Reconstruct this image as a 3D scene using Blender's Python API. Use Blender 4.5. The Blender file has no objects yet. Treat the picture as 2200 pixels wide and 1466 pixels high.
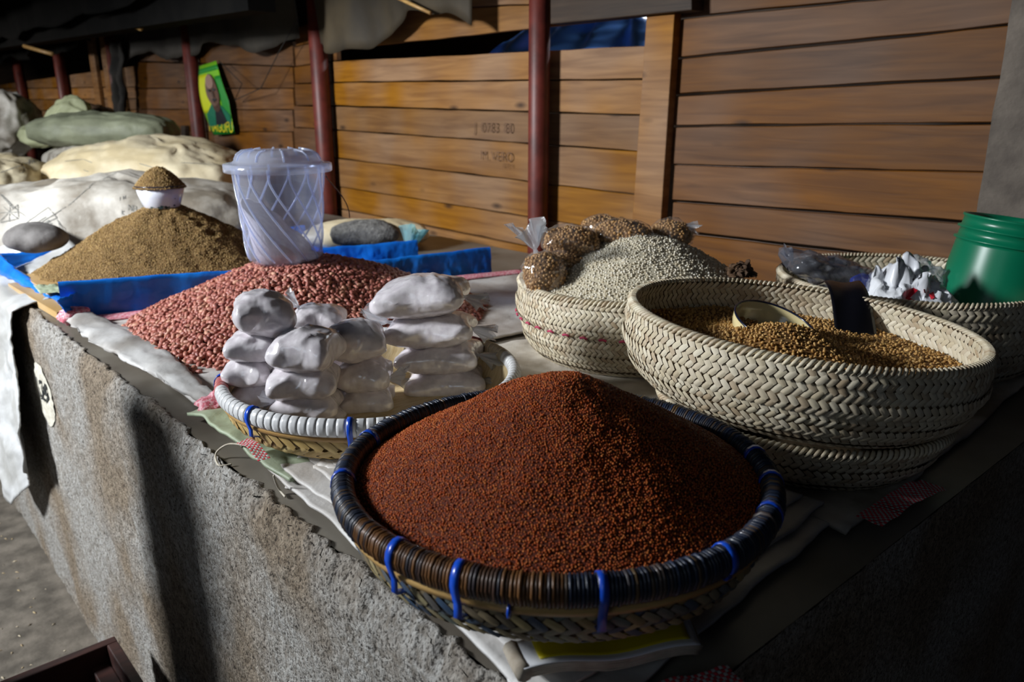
import bpy, bmesh, math, random
import numpy as np
from mathutils import Vector, Matrix, noise
from mathutils.bvhtree import BVHTree

random.seed(7)
rng = np.random.default_rng(7)
SC = bpy.context.scene
COL = SC.collection
PI = math.pi

# ------------------------------------------------------------------ camera
# world: +Y runs along the stone counter (away from us), +X runs across it to the plank wall, floor z = 0
CAM_H, PITCH, HEAD, FPX = 1.42, math.radians(16.4), math.radians(41.5), 1711.0
TOP = 0.92                                   # counter top
cam_d = bpy.data.cameras.new('camera')
cam_d.sensor_width = 36.0
cam_d.lens = 36.0 * FPX / 2200.0
cam_d.clip_start = 0.05
cam_d.dof.use_dof = True
cam_d.dof.focus_distance = 1.1
cam_d.dof.aperture_fstop = 6.5
cam = bpy.data.objects.new('camera', cam_d)
COL.objects.link(cam)
cam.location = (0, 0, CAM_H)
cam.rotation_euler = (PI / 2 - PITCH, 0, -HEAD)
SC.camera = cam

# ------------------------------------------------------------------ world, daylight through the open aisle side, exposure
w = bpy.data.worlds.new('dim_sky'); SC.world = w; w.use_nodes = True
bg = w.node_tree.nodes['Background']
bg.inputs[0].default_value = (0.55, 0.68, 1.0, 1)
bg.inputs[1].default_value = 0.013
ld = bpy.data.lights.new('aisle_daylight', 'AREA')
ld.shape = 'RECTANGLE'; ld.size = 0.55; ld.size_y = 0.5
ld.energy = 122.0; ld.color = (0.93, 0.97, 1.0); ld.spread = math.radians(130)
lo = bpy.data.objects.new('aisle_daylight', ld); COL.objects.link(lo)
lo.location = (-2.0, 2.85, 2.42)
lo.rotation_euler = (Vector((1.0, 2.5, 1.05)) - Vector(lo.location)).to_track_quat('-Z', 'Y').to_euler()
nd = bpy.data.lights.new('near_aisle_daylight', 'AREA'); nd.size = 1.0; nd.energy = 3.6; nd.color = (.72, .86, 1.0)
no = bpy.data.objects.new('near_aisle_daylight', nd); COL.objects.link(no); no.location = (-2.1, -.1, 2.1)   # the aisle is open towards the near end too
no.rotation_euler = (Vector((.5, .7, .9)) - Vector(no.location)).to_track_quat('-Z', 'Y').to_euler()
fd = bpy.data.lights.new('far_aisle_daylight', 'AREA'); fd.size = .8; fd.energy = 34.0; fd.color = (1.0, .97, .92); fd.spread = math.radians(110)
fo = bpy.data.objects.new('far_aisle_daylight', fd); COL.objects.link(fo); fo.location = (-1.6, 8.2, 2.3)   # and towards the far end
fo.rotation_euler = (Vector((2.0, 8.2, 1.3)) - Vector(fo.location)).to_track_quat('-Z', 'Y').to_euler()
yd = bpy.data.lights.new('cover_fill', 'AREA'); yd.size = .5; yd.energy = 60.0; yd.color = (.85, .93, 1.0)
yo = bpy.data.objects.new('cover_fill', yd); COL.objects.link(yo); yo.location = (3.12, 2.25, 2.55)   # added fill lamp behind the plank wall, brightens the blue cover
yo.rotation_euler = (Vector((2.4, 1.8, 1.62)) - Vector(yo.location)).to_track_quat('-Z', 'Y').to_euler()
SC.view_settings.view_transform = 'Standard'
SC.view_settings.look = 'None'
SC.view_settings.gamma = 1.0
SC.view_settings.use_curve_mapping = False
SC.view_settings.exposure = 0.0

# ------------------------------------------------------------------ measuring helpers (pixel of the photograph -> place in the world)
_h = np.array([math.sin(HEAD), math.cos(HEAD), 0.0])
_r = np.array([math.cos(HEAD), -math.sin(HEAD), 0.0])
def ray(px, py):
    x = (px - 1100) / FPX; y = (py - 733) / FPX
    return _h * (math.cos(PITCH) - y * math.sin(PITCH)) + _r * x + np.array([0, 0, -(math.sin(PITCH) + y * math.cos(PITCH))])
def atz(px, py, z):
    d = ray(px, py); t = (z - CAM_H) / d[2]; return Vector((d[0] * t, d[1] * t, z))
def atX(px, py, X):
    d = ray(px, py); t = X / d[0]; return Vector((X, d[1] * t, CAM_H + d[2] * t))
def atF(px, py, F):
    d = ray(px, py); t = F / float(d @ _h); return Vector((d[0] * t, d[1] * t, CAM_H + d[2] * t))
def fr(F, R, z):                            # forward distance, sideways distance, height
    v = _h * F + _r * R; return Vector((v[0], v[1], z))

# ------------------------------------------------------------------ object helpers
def tag(o, label=None, cat=None, group=None, kind=None):
    if label: o['label'] = label
    if cat: o['category'] = cat
    if group: o['group'] = group
    if kind: o['kind'] = kind
    return o
def link(o, parent=None):
    COL.objects.link(o)
    if parent is not None: o.parent = parent
    return o
def empty(name, loc=(0, 0, 0), parent=None):
    o = bpy.data.objects.new(name, None); o.empty_display_size = 0.05
    link(o, parent); o.location = loc
    return o
def mesh_obj(name, V, F, mat, parent=None, smooth=True, loc=None):
    me = bpy.data.meshes.new(name)
    me.from_pydata([tuple(map(float, v)) for v in V], [], [tuple(map(int, f)) for f in F])
    me.update()
    if smooth: me.polygons.foreach_set('use_smooth', [True] * len(me.polygons))
    if mat is not None:
        for m in (mat if isinstance(mat, (list, tuple)) else [mat]): me.materials.append(m)
    o = bpy.data.objects.new(name, me); link(o, parent)
    if loc is not None: o.location = loc
    return o
def share(name, me, parent=None, mw=None):
    o = bpy.data.objects.new(name, me); link(o, parent)
    if mw is not None: o.matrix_local = mw
    return o
class MB:
    """collects pieces of ONE part"""
    def __init__(s): s.V = []; s.F = []; s.mi = []
    def add(s, V, F, mi=0):
        n = len(s.V); s.V += [tuple(v) for v in V]; s.F += [tuple(i + n for i in f) for f in F]; s.mi += [mi] * len(F)
        return s
    def box(s, x0, x1, y0, y1, z0, z1, mi=0):
        V = [(x, y, z) for z in (z0, z1) for y in (y0, y1) for x in (x0, x1)]
        return s.add(V, [(0, 2, 3, 1), (4, 5, 7, 6), (0, 1, 5, 4), (2, 6, 7, 3), (0, 4, 6, 2), (1, 3, 7, 5)], mi)
    def tube(s, pts, r, n=8, closed=False, mi=0, cap=True):
        pts = [Vector(p) for p in pts]; m = len(pts)
        rr = r if isinstance(r, (list, tuple)) else [r] * m
        V = []; F = []; up = None
        for i, p in enumerate(pts):
            a = pts[(i - 1) % m] if (closed or i > 0) else p
            b = pts[(i + 1) % m] if (closed or i < m - 1) else p
            t = (b - a).normalized()
            if up is None: up = Vector((0, 0, 1)) if abs(t.z) < .9 else Vector((1, 0, 0))
            sx = t.cross(up).normalized(); up = sx.cross(t).normalized()
            for k in range(n):
                an = 2 * PI * k / n
                V.append(p + (sx * math.cos(an) + up * math.sin(an)) * rr[i])
        for i in range(m if closed else m - 1):
            for k in range(n):
                F.append((i * n + k, i * n + (k + 1) % n, ((i + 1) % m) * n + (k + 1) % n, ((i + 1) % m) * n + k))
        if cap and not closed:
            F.append(tuple(range(n))[::-1]); F.append(tuple((m - 1) * n + k for k in range(n)))
        return s.add(V, F, mi)
    def lathe(s, prof, n=64, mi=0, capb=False, capt=False):
        V = []; F = []; m = len(prof)
        for (r, z) in prof:
            for k in range(n): V.append((r * math.cos(2 * PI * k / n), r * math.sin(2 * PI * k / n), z))
        for i in range(m - 1):
            for k in range(n): F.append((i * n + k, i * n + (k + 1) % n, (i + 1) * n + (k + 1) % n, (i + 1) * n + k))
        if capb: F.append(tuple(range(n))[::-1])
        if capt: F.append(tuple((m - 1) * n + k for k in range(n)))
        return s.add(V, F, mi)
    def build(s, name, mat, parent=None, smooth=True, loc=None):
        o = mesh_obj(name, s.V, s.F, mat, parent, smooth, loc)
        if any(s.mi): o.data.polygons.foreach_set('material_index', s.mi)
        return o
def bevel(o, w_=.004, seg=2):
    m = o.modifiers.new('bevel', 'BEVEL'); m.width = w_; m.segments = seg; m.limit_method = 'ANGLE'; return o
def thick(o, t, off=-1):
    m = o.modifiers.new('thick', 'SOLIDIFY'); m.thickness = t; m.offset = off; return o
def fbm(x, y, z, o=3): return noise.fractal(Vector((x, y, z)), 1.0, 2.0, o, noise_basis='PERLIN_ORIGINAL')
def sheet(name, fn, nu, nv, mat, parent=None, t=.003, smooth=True):
    V = [fn(i / nu, j / nv) for j in range(nv + 1) for i in range(nu + 1)]
    F = [(j * (nu + 1) + i, j * (nu + 1) + i + 1, (j + 1) * (nu + 1) + i + 1, (j + 1) * (nu + 1) + i) for j in range(nv) for i in range(nu)]
    o = mesh_obj(name, V, F, mat, parent, smooth)
    if t: thick(o, t, 0)
    return o

# ------------------------------------------------------------------ materials
def srgb(c):
    return tuple(((v / 255) / 12.92 if v / 255 <= .04045 else ((v / 255 + .055) / 1.055) ** 2.4) for v in c) + (1,)
def base_mat(name):
    m = bpy.data.materials.new(name); m.use_nodes = True
    nt = m.node_tree; return m, nt, nt.nodes['Principled BSDF']
def mat(name, c1, c2=None, rough=.6, scale=6, stretch=(1, 1, 1), bump=0, bscale=80, metal=0, coat=0, spec=.5, detail=4, ramp=(.35, .65), sheen=0, bdist=.002):
    m, nt, b = base_mat(name); N = nt.nodes; L = nt.links
    b.inputs['Roughness'].default_value = rough; b.inputs['Metallic'].default_value = metal
    b.inputs['Coat Weight'].default_value = coat; b.inputs['Coat Roughness'].default_value = .12
    b.inputs['Specular IOR Level'].default_value = spec
    tc = N.new('ShaderNodeTexCoord'); mp = N.new('ShaderNodeMapping'); mp.inputs['Scale'].default_value = stretch
    L.new(tc.outputs['Object'], mp.inputs['Vector'])
    if c2 is None: b.inputs['Base Color'].default_value = srgb(c1)
    else:
        nz = N.new('ShaderNodeTexNoise'); nz.inputs['Scale'].default_value = scale; nz.inputs['Detail'].default_value = detail
        L.new(mp.outputs[0], nz.inputs['Vector'])
        r = N.new('ShaderNodeValToRGB'); r.color_ramp.elements[0].position, r.color_ramp.elements[1].position = ramp
        r.color_ramp.elements[0].color = srgb(c1); r.color_ramp.elements[1].color = srgb(c2)
        L.new(nz.outputs['Fac'], r.inputs[0]); L.new(r.outputs[0], b.inputs['Base Color'])
    if bump:
        nb = N.new('ShaderNodeTexNoise'); nb.inputs['Scale'].default_value = bscale; nb.inputs['Detail'].default_value = 5
        L.new(mp.outputs[0], nb.inputs['Vector'])
        bp = N.new('ShaderNodeBump'); bp.inputs['Strength'].default_value = bump; bp.inputs['Distance'].default_value = bdist
        L.new(nb.outputs['Fac'], bp.inputs['Height']); L.new(bp.outputs[0], b.inputs['Normal'])
    return m
def piece_mat(name, cols, rough=.55, spec=.5, bump=0, stretch=(1, 1, 1), bscale=200, coat=0):
    """colour differs from piece to piece"""
    m, nt, b = base_mat(name); N = nt.nodes; L = nt.links
    oi = N.new('ShaderNodeObjectInfo'); ge = N.new('ShaderNodeNewGeometry')
    ad = N.new('ShaderNodeMath'); ad.operation = 'ADD'; fr_ = N.new('ShaderNodeMath'); fr_.operation = 'FRACT'
    L.new(oi.outputs['Random'], ad.inputs[0]); L.new(ge.outputs['Random Per Island'], ad.inputs[1]); L.new(ad.outputs[0], fr_.inputs[0])
    r = N.new('ShaderNodeValToRGB'); cr = r.color_ramp
    while len(cr.elements) < len(cols): cr.elements.new(.5)
    for i, c in enumerate(cols):
        cr.elements[i].position = i / max(1, len(cols) - 1); cr.elements[i].color = srgb(c)
    L.new(fr_.outputs[0], r.inputs[0]); L.new(r.outputs[0], b.inputs['Base Color'])
    b.inputs['Roughness'].default_value = rough; b.inputs['Specular IOR Level'].default_value = spec; b.inputs['Coat Weight'].default_value = coat
    if bump:
        tc = N.new('ShaderNodeTexCoord'); mp = N.new('ShaderNodeMapping'); mp.inputs['Scale'].default_value = stretch
        L.new(tc.outputs['Object'], mp.inputs['Vector'])
        nb = N.new('ShaderNodeTexNoise'); nb.inputs['Scale'].default_value = bscale; L.new(mp.outputs[0], nb.inputs['Vector'])
        bp = N.new('ShaderNodeBump'); bp.inputs['Strength'].default_value = bump; bp.inputs['Distance'].default_value = .001
        L.new(nb.outputs['Fac'], bp.inputs['Height']); L.new(bp.outputs[0], b.inputs['Normal'])
    return m
def wood_mat(name, light, dark, knot, rough=.62, sc=1.0):
    m, nt, b = base_mat(name); N = nt.nodes; L = nt.links
    tc = N.new('ShaderNodeTexCoord'); oi = N.new('ShaderNodeObjectInfo')
    off = N.new('ShaderNodeVectorMath'); off.operation = 'SCALE'; off.inputs[0].default_value = (3.1, 17.0, 9.0); L.new(oi.outputs['Random'], off.inputs['Scale'])
    add = N.new('ShaderNodeVectorMath'); L.new(tc.outputs['Object'], add.inputs[0]); L.new(off.outputs[0], add.inputs[1])
    mp = N.new('ShaderNodeMapping'); mp.inputs['Scale'].default_value = (6 * sc, 1.1 * sc, 16 * sc); L.new(add.outputs[0], mp.inputs[0])
    n1 = N.new('ShaderNodeTexNoise'); n1.inputs['Scale'].default_value = 3; n1.inputs['Detail'].default_value = 6; n1.inputs['Distortion'].default_value = .6
    L.new(mp.outputs[0], n1.inputs['Vector'])
    r1 = N.new('ShaderNodeValToRGB'); r1.color_ramp.elements[0].position = .3; r1.color_ramp.elements[1].position = .68
    r1.color_ramp.elements[0].color = srgb(dark); r1.color_ramp.elements[1].color = srgb(light); L.new(n1.outputs['Fac'], r1.inputs[0])
    mp2 = N.new('ShaderNodeMapping'); mp2.inputs['Scale'].default_value = (1.0, 2.6, 7.0); L.new(add.outputs[0], mp2.inputs[0])
    vo = N.new('ShaderNodeTexVoronoi'); vo.inputs['Scale'].default_value = 1.5; L.new(mp2.outputs[0], vo.inputs['Vector'])
    r2 = N.new('ShaderNodeValToRGB'); r2.color_ramp.elements[0].position = .04; r2.color_ramp.elements[1].position = .16
    r2.color_ramp.elements[0].color = (0, 0, 0, 1); r2.color_ramp.elements[1].color = (1, 1, 1, 1); L.new(vo.outputs['Distance'], r2.inputs[0])
    mx = N.new('ShaderNodeMix'); mx.data_type = 'RGBA'; mx.inputs[6].default_value = srgb(knot)
    L.new(r2.outputs[0], mx.inputs[0]); L.new(r1.outputs[0], mx.inputs[7])
    # boards differ in tone; greyer, weathered patches
    hv = N.new('ShaderNodeHueSaturation'); mr = N.new('ShaderNodeMapRange'); mr.inputs[3].default_value = .72; mr.inputs[4].default_value = 1.12
    L.new(oi.outputs['Random'], mr.inputs[0]); L.new(mr.outputs[0], hv.inputs['Value'])
    n3 = N.new('ShaderNodeTexNoise'); n3.inputs['Scale'].default_value = 2.2; L.new(add.outputs[0], n3.inputs['Vector'])
    mr3 = N.new('ShaderNodeMapRange'); mr3.inputs[1].default_value = .35; mr3.inputs[2].default_value = .65; mr3.inputs[3].default_value = .82; mr3.inputs[4].default_value = 1.16
    L.new(n3.outputs['Fac'], mr3.inputs[0]); L.new(mr3.outputs[0], hv.inputs['Saturation'])
    L.new(mx.outputs[2], hv.inputs['Color']); L.new(hv.outputs[0], b.inputs['Base Color'])
    b.inputs['Roughness'].default_value = rough; b.inputs['Specular IOR Level'].default_value = .3
    bp = N.new('ShaderNodeBump'); bp.inputs['Strength'].default_value = .35; bp.inputs['Distance'].default_value = .002
    L.new(n1.outputs['Fac'], bp.inputs['Height']); L.new(bp.outputs[0], b.inputs['Normal'])
    return m
def film_mat(name, tint=(1, 1, 1), alpha=.85, rough=.12, wr=60, gloss=1.0):
    """thin clear plastic: lets light through, reflects by angle"""
    m = bpy.data.materials.new(name); m.use_nodes = True; nt = m.node_tree; N = nt.nodes; L = nt.links
    for n in list(N): N.remove(n)
    out = N.new('ShaderNodeOutputMaterial'); tr = N.new('ShaderNodeBsdfTransparent'); tr.inputs[0].default_value = (*tint, 1)
    gl = N.new('ShaderNodeBsdfGlossy'); gl.inputs['Roughness'].default_value = rough; gl.inputs['Color'].default_value = (gloss, gloss, gloss, 1)
    df = N.new('ShaderNodeBsdfDiffuse'); df.inputs[0].default_value = (*tint, 1)
    tl = N.new('ShaderNodeBsdfTranslucent'); tl.inputs[0].default_value = (*tint, 1)
    m0 = N.new('ShaderNodeMixShader'); m0.inputs[0].default_value = .5; L.new(df.outputs[0], m0.inputs[1]); L.new(tl.outputs[0], m0.inputs[2])
    m1 = N.new('ShaderNodeMixShader'); m1.inputs[0].default_value = alpha; L.new(m0.outputs[0], m1.inputs[1]); L.new(tr.outputs[0], m1.inputs[2])
    lw = N.new('ShaderNodeLayerWeight'); lw.inputs['Blend'].default_value = .5
    pw = N.new('ShaderNodeMath'); pw.operation = 'POWER'; pw.inputs[1].default_value = 4.0; L.new(lw.outputs['Facing'], pw.inputs[0])
    fz = N.new('ShaderNodeMath'); fz.operation = 'MULTIPLY_ADD'; fz.inputs[1].default_value = .55; fz.inputs[2].default_value = .05; L.new(pw.outputs[0], fz.inputs[0])
    m2 = N.new('ShaderNodeMixShader'); L.new(fz.outputs[0], m2.inputs[0]); L.new(m1.outputs[0], m2.inputs[1]); L.new(gl.outputs[0], m2.inputs[2])
    L.new(m2.outputs[0], out.inputs[0])
    if wr:
        tc = N.new('ShaderNodeTexCoord'); nz = N.new('ShaderNodeTexNoise'); nz.inputs['Scale'].default_value = wr; L.new(tc.outputs['Object'], nz.inputs['Vector'])
        bp = N.new('ShaderNodeBump'); bp.inputs['Strength'].default_value = .5; bp.inputs['Distance'].default_value = .004; L.new(nz.outputs['Fac'], bp.inputs['Height'])
        L.new(bp.outputs[0], gl.inputs['Normal']); L.new(bp.outputs[0], lw.inputs['Normal'])
    return m
def woven_mat(name, c1, c2, freq=260, rough=.55, dirt=None, stripe=None):
    """woven polypropylene sacking: fine over-under relief, grime; stripe=(axis, lo, hi, colour a, colour b) is a dyed band of the weave"""
    m, nt, b = base_mat(name); N = nt.nodes; L = nt.links
    tc = N.new('ShaderNodeTexCoord')
    ck = N.new('ShaderNodeTexChecker'); ck.inputs['Scale'].default_value = freq
    uvm = tc.outputs['Object']; L.new(uvm, ck.inputs['Vector'])
    nz = N.new('ShaderNodeTexNoise'); nz.inputs['Scale'].default_value = 7; nz.inputs['Detail'].default_value = 6; L.new(uvm, nz.inputs['Vector'])
    r = N.new('ShaderNodeValToRGB'); r.color_ramp.elements[0].position = .38; r.color_ramp.elements[1].position = .6
    r.color_ramp.elements[0].color = srgb(c2); r.color_ramp.elements[1].color = srgb(c1); L.new(nz.outputs['Fac'], r.inputs[0])
    col = r.outputs[0]
    if stripe:
        ax, lo_, hi_, ca, cb = stripe
        sx = N.new('ShaderNodeSeparateXYZ'); L.new(uvm, sx.inputs[0])
        g1 = N.new('ShaderNodeMath'); g1.operation = 'GREATER_THAN'; g1.inputs[1].default_value = lo_; L.new(sx.outputs[ax], g1.inputs[0])
        g2 = N.new('ShaderNodeMath'); g2.operation = 'LESS_THAN'; g2.inputs[1].default_value = hi_; L.new(sx.outputs[ax], g2.inputs[0])
        mu = N.new('ShaderNodeMath'); mu.operation = 'MULTIPLY'; L.new(g1.outputs[0], mu.inputs[0]); L.new(g2.outputs[0], mu.inputs[1])
        c2k = N.new('ShaderNodeTexChecker'); c2k.inputs['Scale'].default_value = freq; c2k.inputs[1].default_value = srgb(ca); c2k.inputs[2].default_value = srgb(cb); L.new(uvm, c2k.inputs['Vector'])
        mx = N.new('ShaderNodeMix'); mx.data_type = 'RGBA'; L.new(mu.outputs[0], mx.inputs[0]); L.new(col, mx.inputs[6]); L.new(c2k.outputs[0], mx.inputs[7]); col = mx.outputs[2]
    L.new(col, b.inputs['Base Color']); b.inputs['Roughness'].default_value = rough
    n2 = N.new('ShaderNodeTexNoise'); n2.inputs['Scale'].default_value = 35; n2.inputs['Detail'].default_value = 4; L.new(uvm, n2.inputs['Vector'])
    ma = N.new('ShaderNodeMath'); ma.operation = 'MULTIPLY_ADD'; ma.inputs[1].default_value = 4.0; L.new(n2.outputs['Fac'], ma.inputs[0]); L.new(ck.outputs['Fac'], ma.inputs[2])
    bp = N.new('ShaderNodeBump'); bp.inputs['Strength'].default_value = .5; bp.inputs['Distance'].default_value = .0012; L.new(ma.outputs[0], bp.inputs['Height']); L.new(bp.outputs[0], b.inputs['Normal'])
    return m

M = {}
M['plank'] = wood_mat('plank_wood', (146, 104, 58), (116, 78, 41), (70, 46, 26))
M['plank_dark'] = wood_mat('plank_wood_dark', (118, 78, 41), (90, 57, 29), (54, 34, 20))  # browner boards, colour lowered further to imitate the light falling off at right
M['timber'] = wood_mat('old_timber', (72, 54, 38), (44, 32, 24), (28, 20, 16))
M['pale_timber'] = wood_mat('pale_timber', (206, 178, 136), (176, 142, 98), (120, 84, 50))
M['crate'] = mat('crate_wood', (66, 36, 30), (40, 22, 20), rough=.5, scale=9, stretch=(1, 6, 1), bump=.2)
M['pole'] = mat('red_oxide_paint', (108, 42, 32), (78, 28, 22), rough=.5, scale=14, bump=.15, bscale=90)
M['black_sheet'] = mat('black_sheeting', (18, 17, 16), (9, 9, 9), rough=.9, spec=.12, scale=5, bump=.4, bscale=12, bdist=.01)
M['grey_sheet'] = mat('grey_sheeting', (62, 56, 48), (38, 34, 30), rough=.7, scale=4, bump=.4, bscale=14, bdist=.01)
M['olive_sheet'] = mat('olive_sheeting', (74, 62, 42), (46, 38, 26), rough=.75, scale=4, bump=.3, bscale=14, bdist=.01)
M['roof'] = mat('roof_iron', (50, 46, 44), (34, 32, 30), rough=.6, scale=3)
def concrete_mat(name):
    m, nt, b = base_mat(name); N = nt.nodes; L = nt.links; b.inputs['Roughness'].default_value = .9
    tc = N.new('ShaderNodeTexCoord')
    def nz(s, d=5):
        n = N.new('ShaderNodeTexNoise'); n.inputs['Scale'].default_value = s; n.inputs['Detail'].default_value = d; L.new(tc.outputs['Object'], n.inputs['Vector']); return n
    def ramp(src, p0, p1, c0, c1):
        r = N.new('ShaderNodeValToRGB'); r.color_ramp.elements[0].position = p0; r.color_ramp.elements[1].position = p1; r.color_ramp.elements[0].color = srgb(c0); r.color_ramp.elements[1].color = srgb(c1); L.new(src, r.inputs[0]); return r
    grit = nz(230, 4); fine = nz(90, 6); stain = nz(3.2, 5)
    base = ramp(fine.outputs['Fac'], .35, .65, (122, 116, 108), (168, 166, 162)); warm = ramp(fine.outputs['Fac'], .35, .65, (98, 84, 68), (144, 130, 112))
    mx = N.new('ShaderNodeMix'); mx.data_type = 'RGBA'; mr = N.new('ShaderNodeMapRange'); mr.inputs[1].default_value = .44; mr.inputs[2].default_value = .62; L.new(stain.outputs['Fac'], mr.inputs[0])
    L.new(mr.outputs[0], mx.inputs[0]); L.new(base.outputs[0], mx.inputs[6]); L.new(warm.outputs[0], mx.inputs[7])
    pit = N.new('ShaderNodeValToRGB'); pit.color_ramp.elements[0].position = .36; pit.color_ramp.elements[1].position = .46; pit.color_ramp.elements[0].color = (.22, .2, .19, 1); pit.color_ramp.elements[1].color = (1, 1, 1, 1); L.new(grit.outputs['Fac'], pit.inputs[0])
    mu = N.new('ShaderNodeMix'); mu.data_type = 'RGBA'; mu.blend_type = 'MULTIPLY'; mu.inputs[0].default_value = 1; L.new(mx.outputs[2], mu.inputs[6]); L.new(pit.outputs[0], mu.inputs[7]); L.new(mu.outputs[2], b.inputs['Base Color'])
    ad = N.new('ShaderNodeMath'); L.new(grit.outputs['Fac'], ad.inputs[0]); L.new(fine.outputs['Fac'], ad.inputs[1])
    bp = N.new('ShaderNodeBump'); bp.inputs['Strength'].default_value = .9; bp.inputs['Distance'].default_value = .004; L.new(ad.outputs[0], bp.inputs['Height']); L.new(bp.outputs[0], b.inputs['Normal']); return m
M['concrete_face'] = concrete_mat('rough_render')
M['concrete_top'] = mat('smooth_cement', (126, 120, 110), (98, 90, 80), rough=.45, scale=5, bump=.15, bscale=60)
M['concrete_floor'] = mat('dusty_floor', (112, 104, 94), (74, 68, 60), rough=.9, scale=14, detail=8, bump=.6, bscale=70, bdist=.004)
M['pillar'] = mat('pillar_cement', (118, 108, 98), (78, 70, 64), rough=.9, scale=9, detail=8, bump=.7, bscale=45, bdist=.006)
M['limewash'] = mat('limewash', (206, 202, 188), (178, 172, 158), rough=.9, scale=90, bump=.4, bscale=240)
M['ink'] = mat('black_paint', (28, 30, 30), rough=.8)
M['pencil'] = mat('marker_scrawl', (98, 72, 54), rough=.9)
M['print'] = mat('grey_print', (128, 128, 124), rough=.8)
M['blue'] = mat('blue_tarpaulin', (22, 124, 226), (10, 92, 196), rough=.36, scale=8, bump=.35, bscale=26, bdist=.006)
M['blue_far'] = film_mat('blue_cover', (.10, .30, .75), .02, rough=.3, wr=20)
M['white_sack'] = woven_mat('white_sacking', (196, 197, 198), (164, 163, 160))
M['grey_sack'] = woven_mat('soiled_sacking', (210, 204, 194), (138, 128, 114))
M['cream_sack'] = woven_mat('cream_sacking', (232, 218, 186), (206, 188, 150))
M['green_sack'] = woven_mat('green_sacking', (172, 184, 156), (148, 158, 134))
M['olive_sack'] = woven_mat('olive_sacking', (150, 154, 128), (116, 120, 98))
M['lime_sack'] = woven_mat('pale_green_sacking', (198, 202, 162), (170, 174, 136))
M['pink_sack'] = woven_mat('pink_edged_sacking', (222, 196, 200), (198, 150, 156))
M['red_check'] = mat('red_checked_weave', (206, 60, 76), rough=.6)
M['peanut'] = piece_mat('peanut_skin', [(150, 84, 72), (174, 106, 92), (158, 90, 78), (186, 122, 102), (142, 76, 68), (200, 148, 122)], rough=.5, bump=.3, bscale=300)
M['millet'] = piece_mat('red_millet', [(162, 68, 14), (184, 86, 22), (140, 54, 10), (196, 112, 46), (162, 64, 14)], rough=.45, spec=.3)
M['millet_base'] = mat('red_millet_under', (84, 30, 6), rough=.9)
M['seed'] = piece_mat('brown_seed', [(160, 128, 72), (136, 104, 56), (180, 150, 92), (118, 90, 48), (150, 120, 66)], rough=.6)
M['seed_base'] = mat('brown_seed_under', (110, 84, 46), rough=.9)
M['sorghum'] = piece_mat('white_sorghum', [(232, 224, 204), (216, 206, 184), (240, 234, 220), (200, 186, 158), (226, 218, 198)], rough=.5)
M['sorghum_base'] = mat('white_sorghum_under', (198, 188, 164), rough=.9)
M['wheat'] = piece_mat('golden_wheat', [(196, 152, 86), (176, 130, 66), (210, 170, 106), (160, 114, 56), (200, 158, 90)], rough=.5)
M['wheat_base'] = mat('golden_wheat_under', (132, 94, 48), rough=.9)
M['soy'] = piece_mat('soybean', [(176, 132, 76), (160, 116, 62), (190, 148, 92), (148, 104, 56)], rough=.4)
M['soy_base'] = mat('soybean_under', (128, 92, 50), rough=.9)
def bagged_mat(name):
    """flour behind clinging, crinkled clear film: the film is the glossy coat"""
    m, nt, b = base_mat(name); N = nt.nodes; L = nt.links
    tc = N.new('ShaderNodeTexCoord'); n1 = N.new('ShaderNodeTexNoise'); n1.inputs['Scale'].default_value = 90; L.new(tc.outputs['Object'], n1.inputs['Vector'])
    r = N.new('ShaderNodeValToRGB'); r.color_ramp.elements[0].position = .3; r.color_ramp.elements[1].position = .6; r.color_ramp.elements[0].color = srgb((208, 200, 206)); r.color_ramp.elements[1].color = srgb((228, 222, 226)); L.new(n1.outputs['Fac'], r.inputs[0]); L.new(r.outputs[0], b.inputs['Base Color'])
    b.inputs['Roughness'].default_value = .7; b.inputs['Coat Weight'].default_value = 1.0; b.inputs['Coat Roughness'].default_value = .16; b.inputs['Coat IOR'].default_value = 1.9
    n2 = N.new('ShaderNodeTexNoise'); n2.noise_type = 'RIDGED_MULTIFRACTAL'; n2.inputs['Scale'].default_value = 42; n2.inputs['Detail'].default_value = 3; n2.inputs['Distortion'].default_value = .8; L.new(tc.outputs['Object'], n2.inputs['Vector'])
    bp = N.new('ShaderNodeBump'); bp.inputs['Strength'].default_value = 1.0; bp.inputs['Distance'].default_value = .0035; L.new(n2.outputs['Fac'], bp.inputs['Height']); L.new(bp.outputs[0], b.inputs['Coat Normal'])
    bq = N.new('ShaderNodeBump'); bq.inputs['Strength'].default_value = .30; bq.inputs['Distance'].default_value = .0030; L.new(n2.outputs['Fac'], bq.inputs['Height']); L.new(bq.outputs[0], b.inputs['Normal'])
    return m
M['flour'] = bagged_mat('bagged_flour')
M['loose_flour'] = mat('loose_flour', (214, 204, 202), (200, 188, 186), rough=.95, scale=60, bump=.5, bscale=160)
M['film'] = film_mat('clear_film', (.97, .98, 1), .94)
M['film_tail'] = film_mat('crumpled_film', (.86, .88, .92), .55, rough=.15, wr=120)
M['tub'] = film_mat('translucent_plastic', (.84, .88, 1.0), .80, rough=.16, wr=0)
M['tub_rib'] = film_mat('translucent_plastic_thick', (.82, .87, 1.0), .62, rough=.12, wr=0)
M['wire'] = mat('steel_wire', (120, 112, 104), rough=.35, metal=1)
M['enamel'] = mat('white_enamel', (226, 228, 238), rough=.2, coat=.6)
M['enamel_cream'] = mat('cream_enamel', (236, 218, 164), rough=.18, coat=.6)
M['enamel_blue'] = mat('dark_blue_enamel', (24, 30, 52), rough=.25, coat=.5)
M['enamel_chip'] = mat('chipped_enamel', (20, 44, 42), rough=.6)
M['straw_shell'] = mat('straw_under', (132, 112, 84), (96, 78, 56), rough=.8, scale=60)
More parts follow.
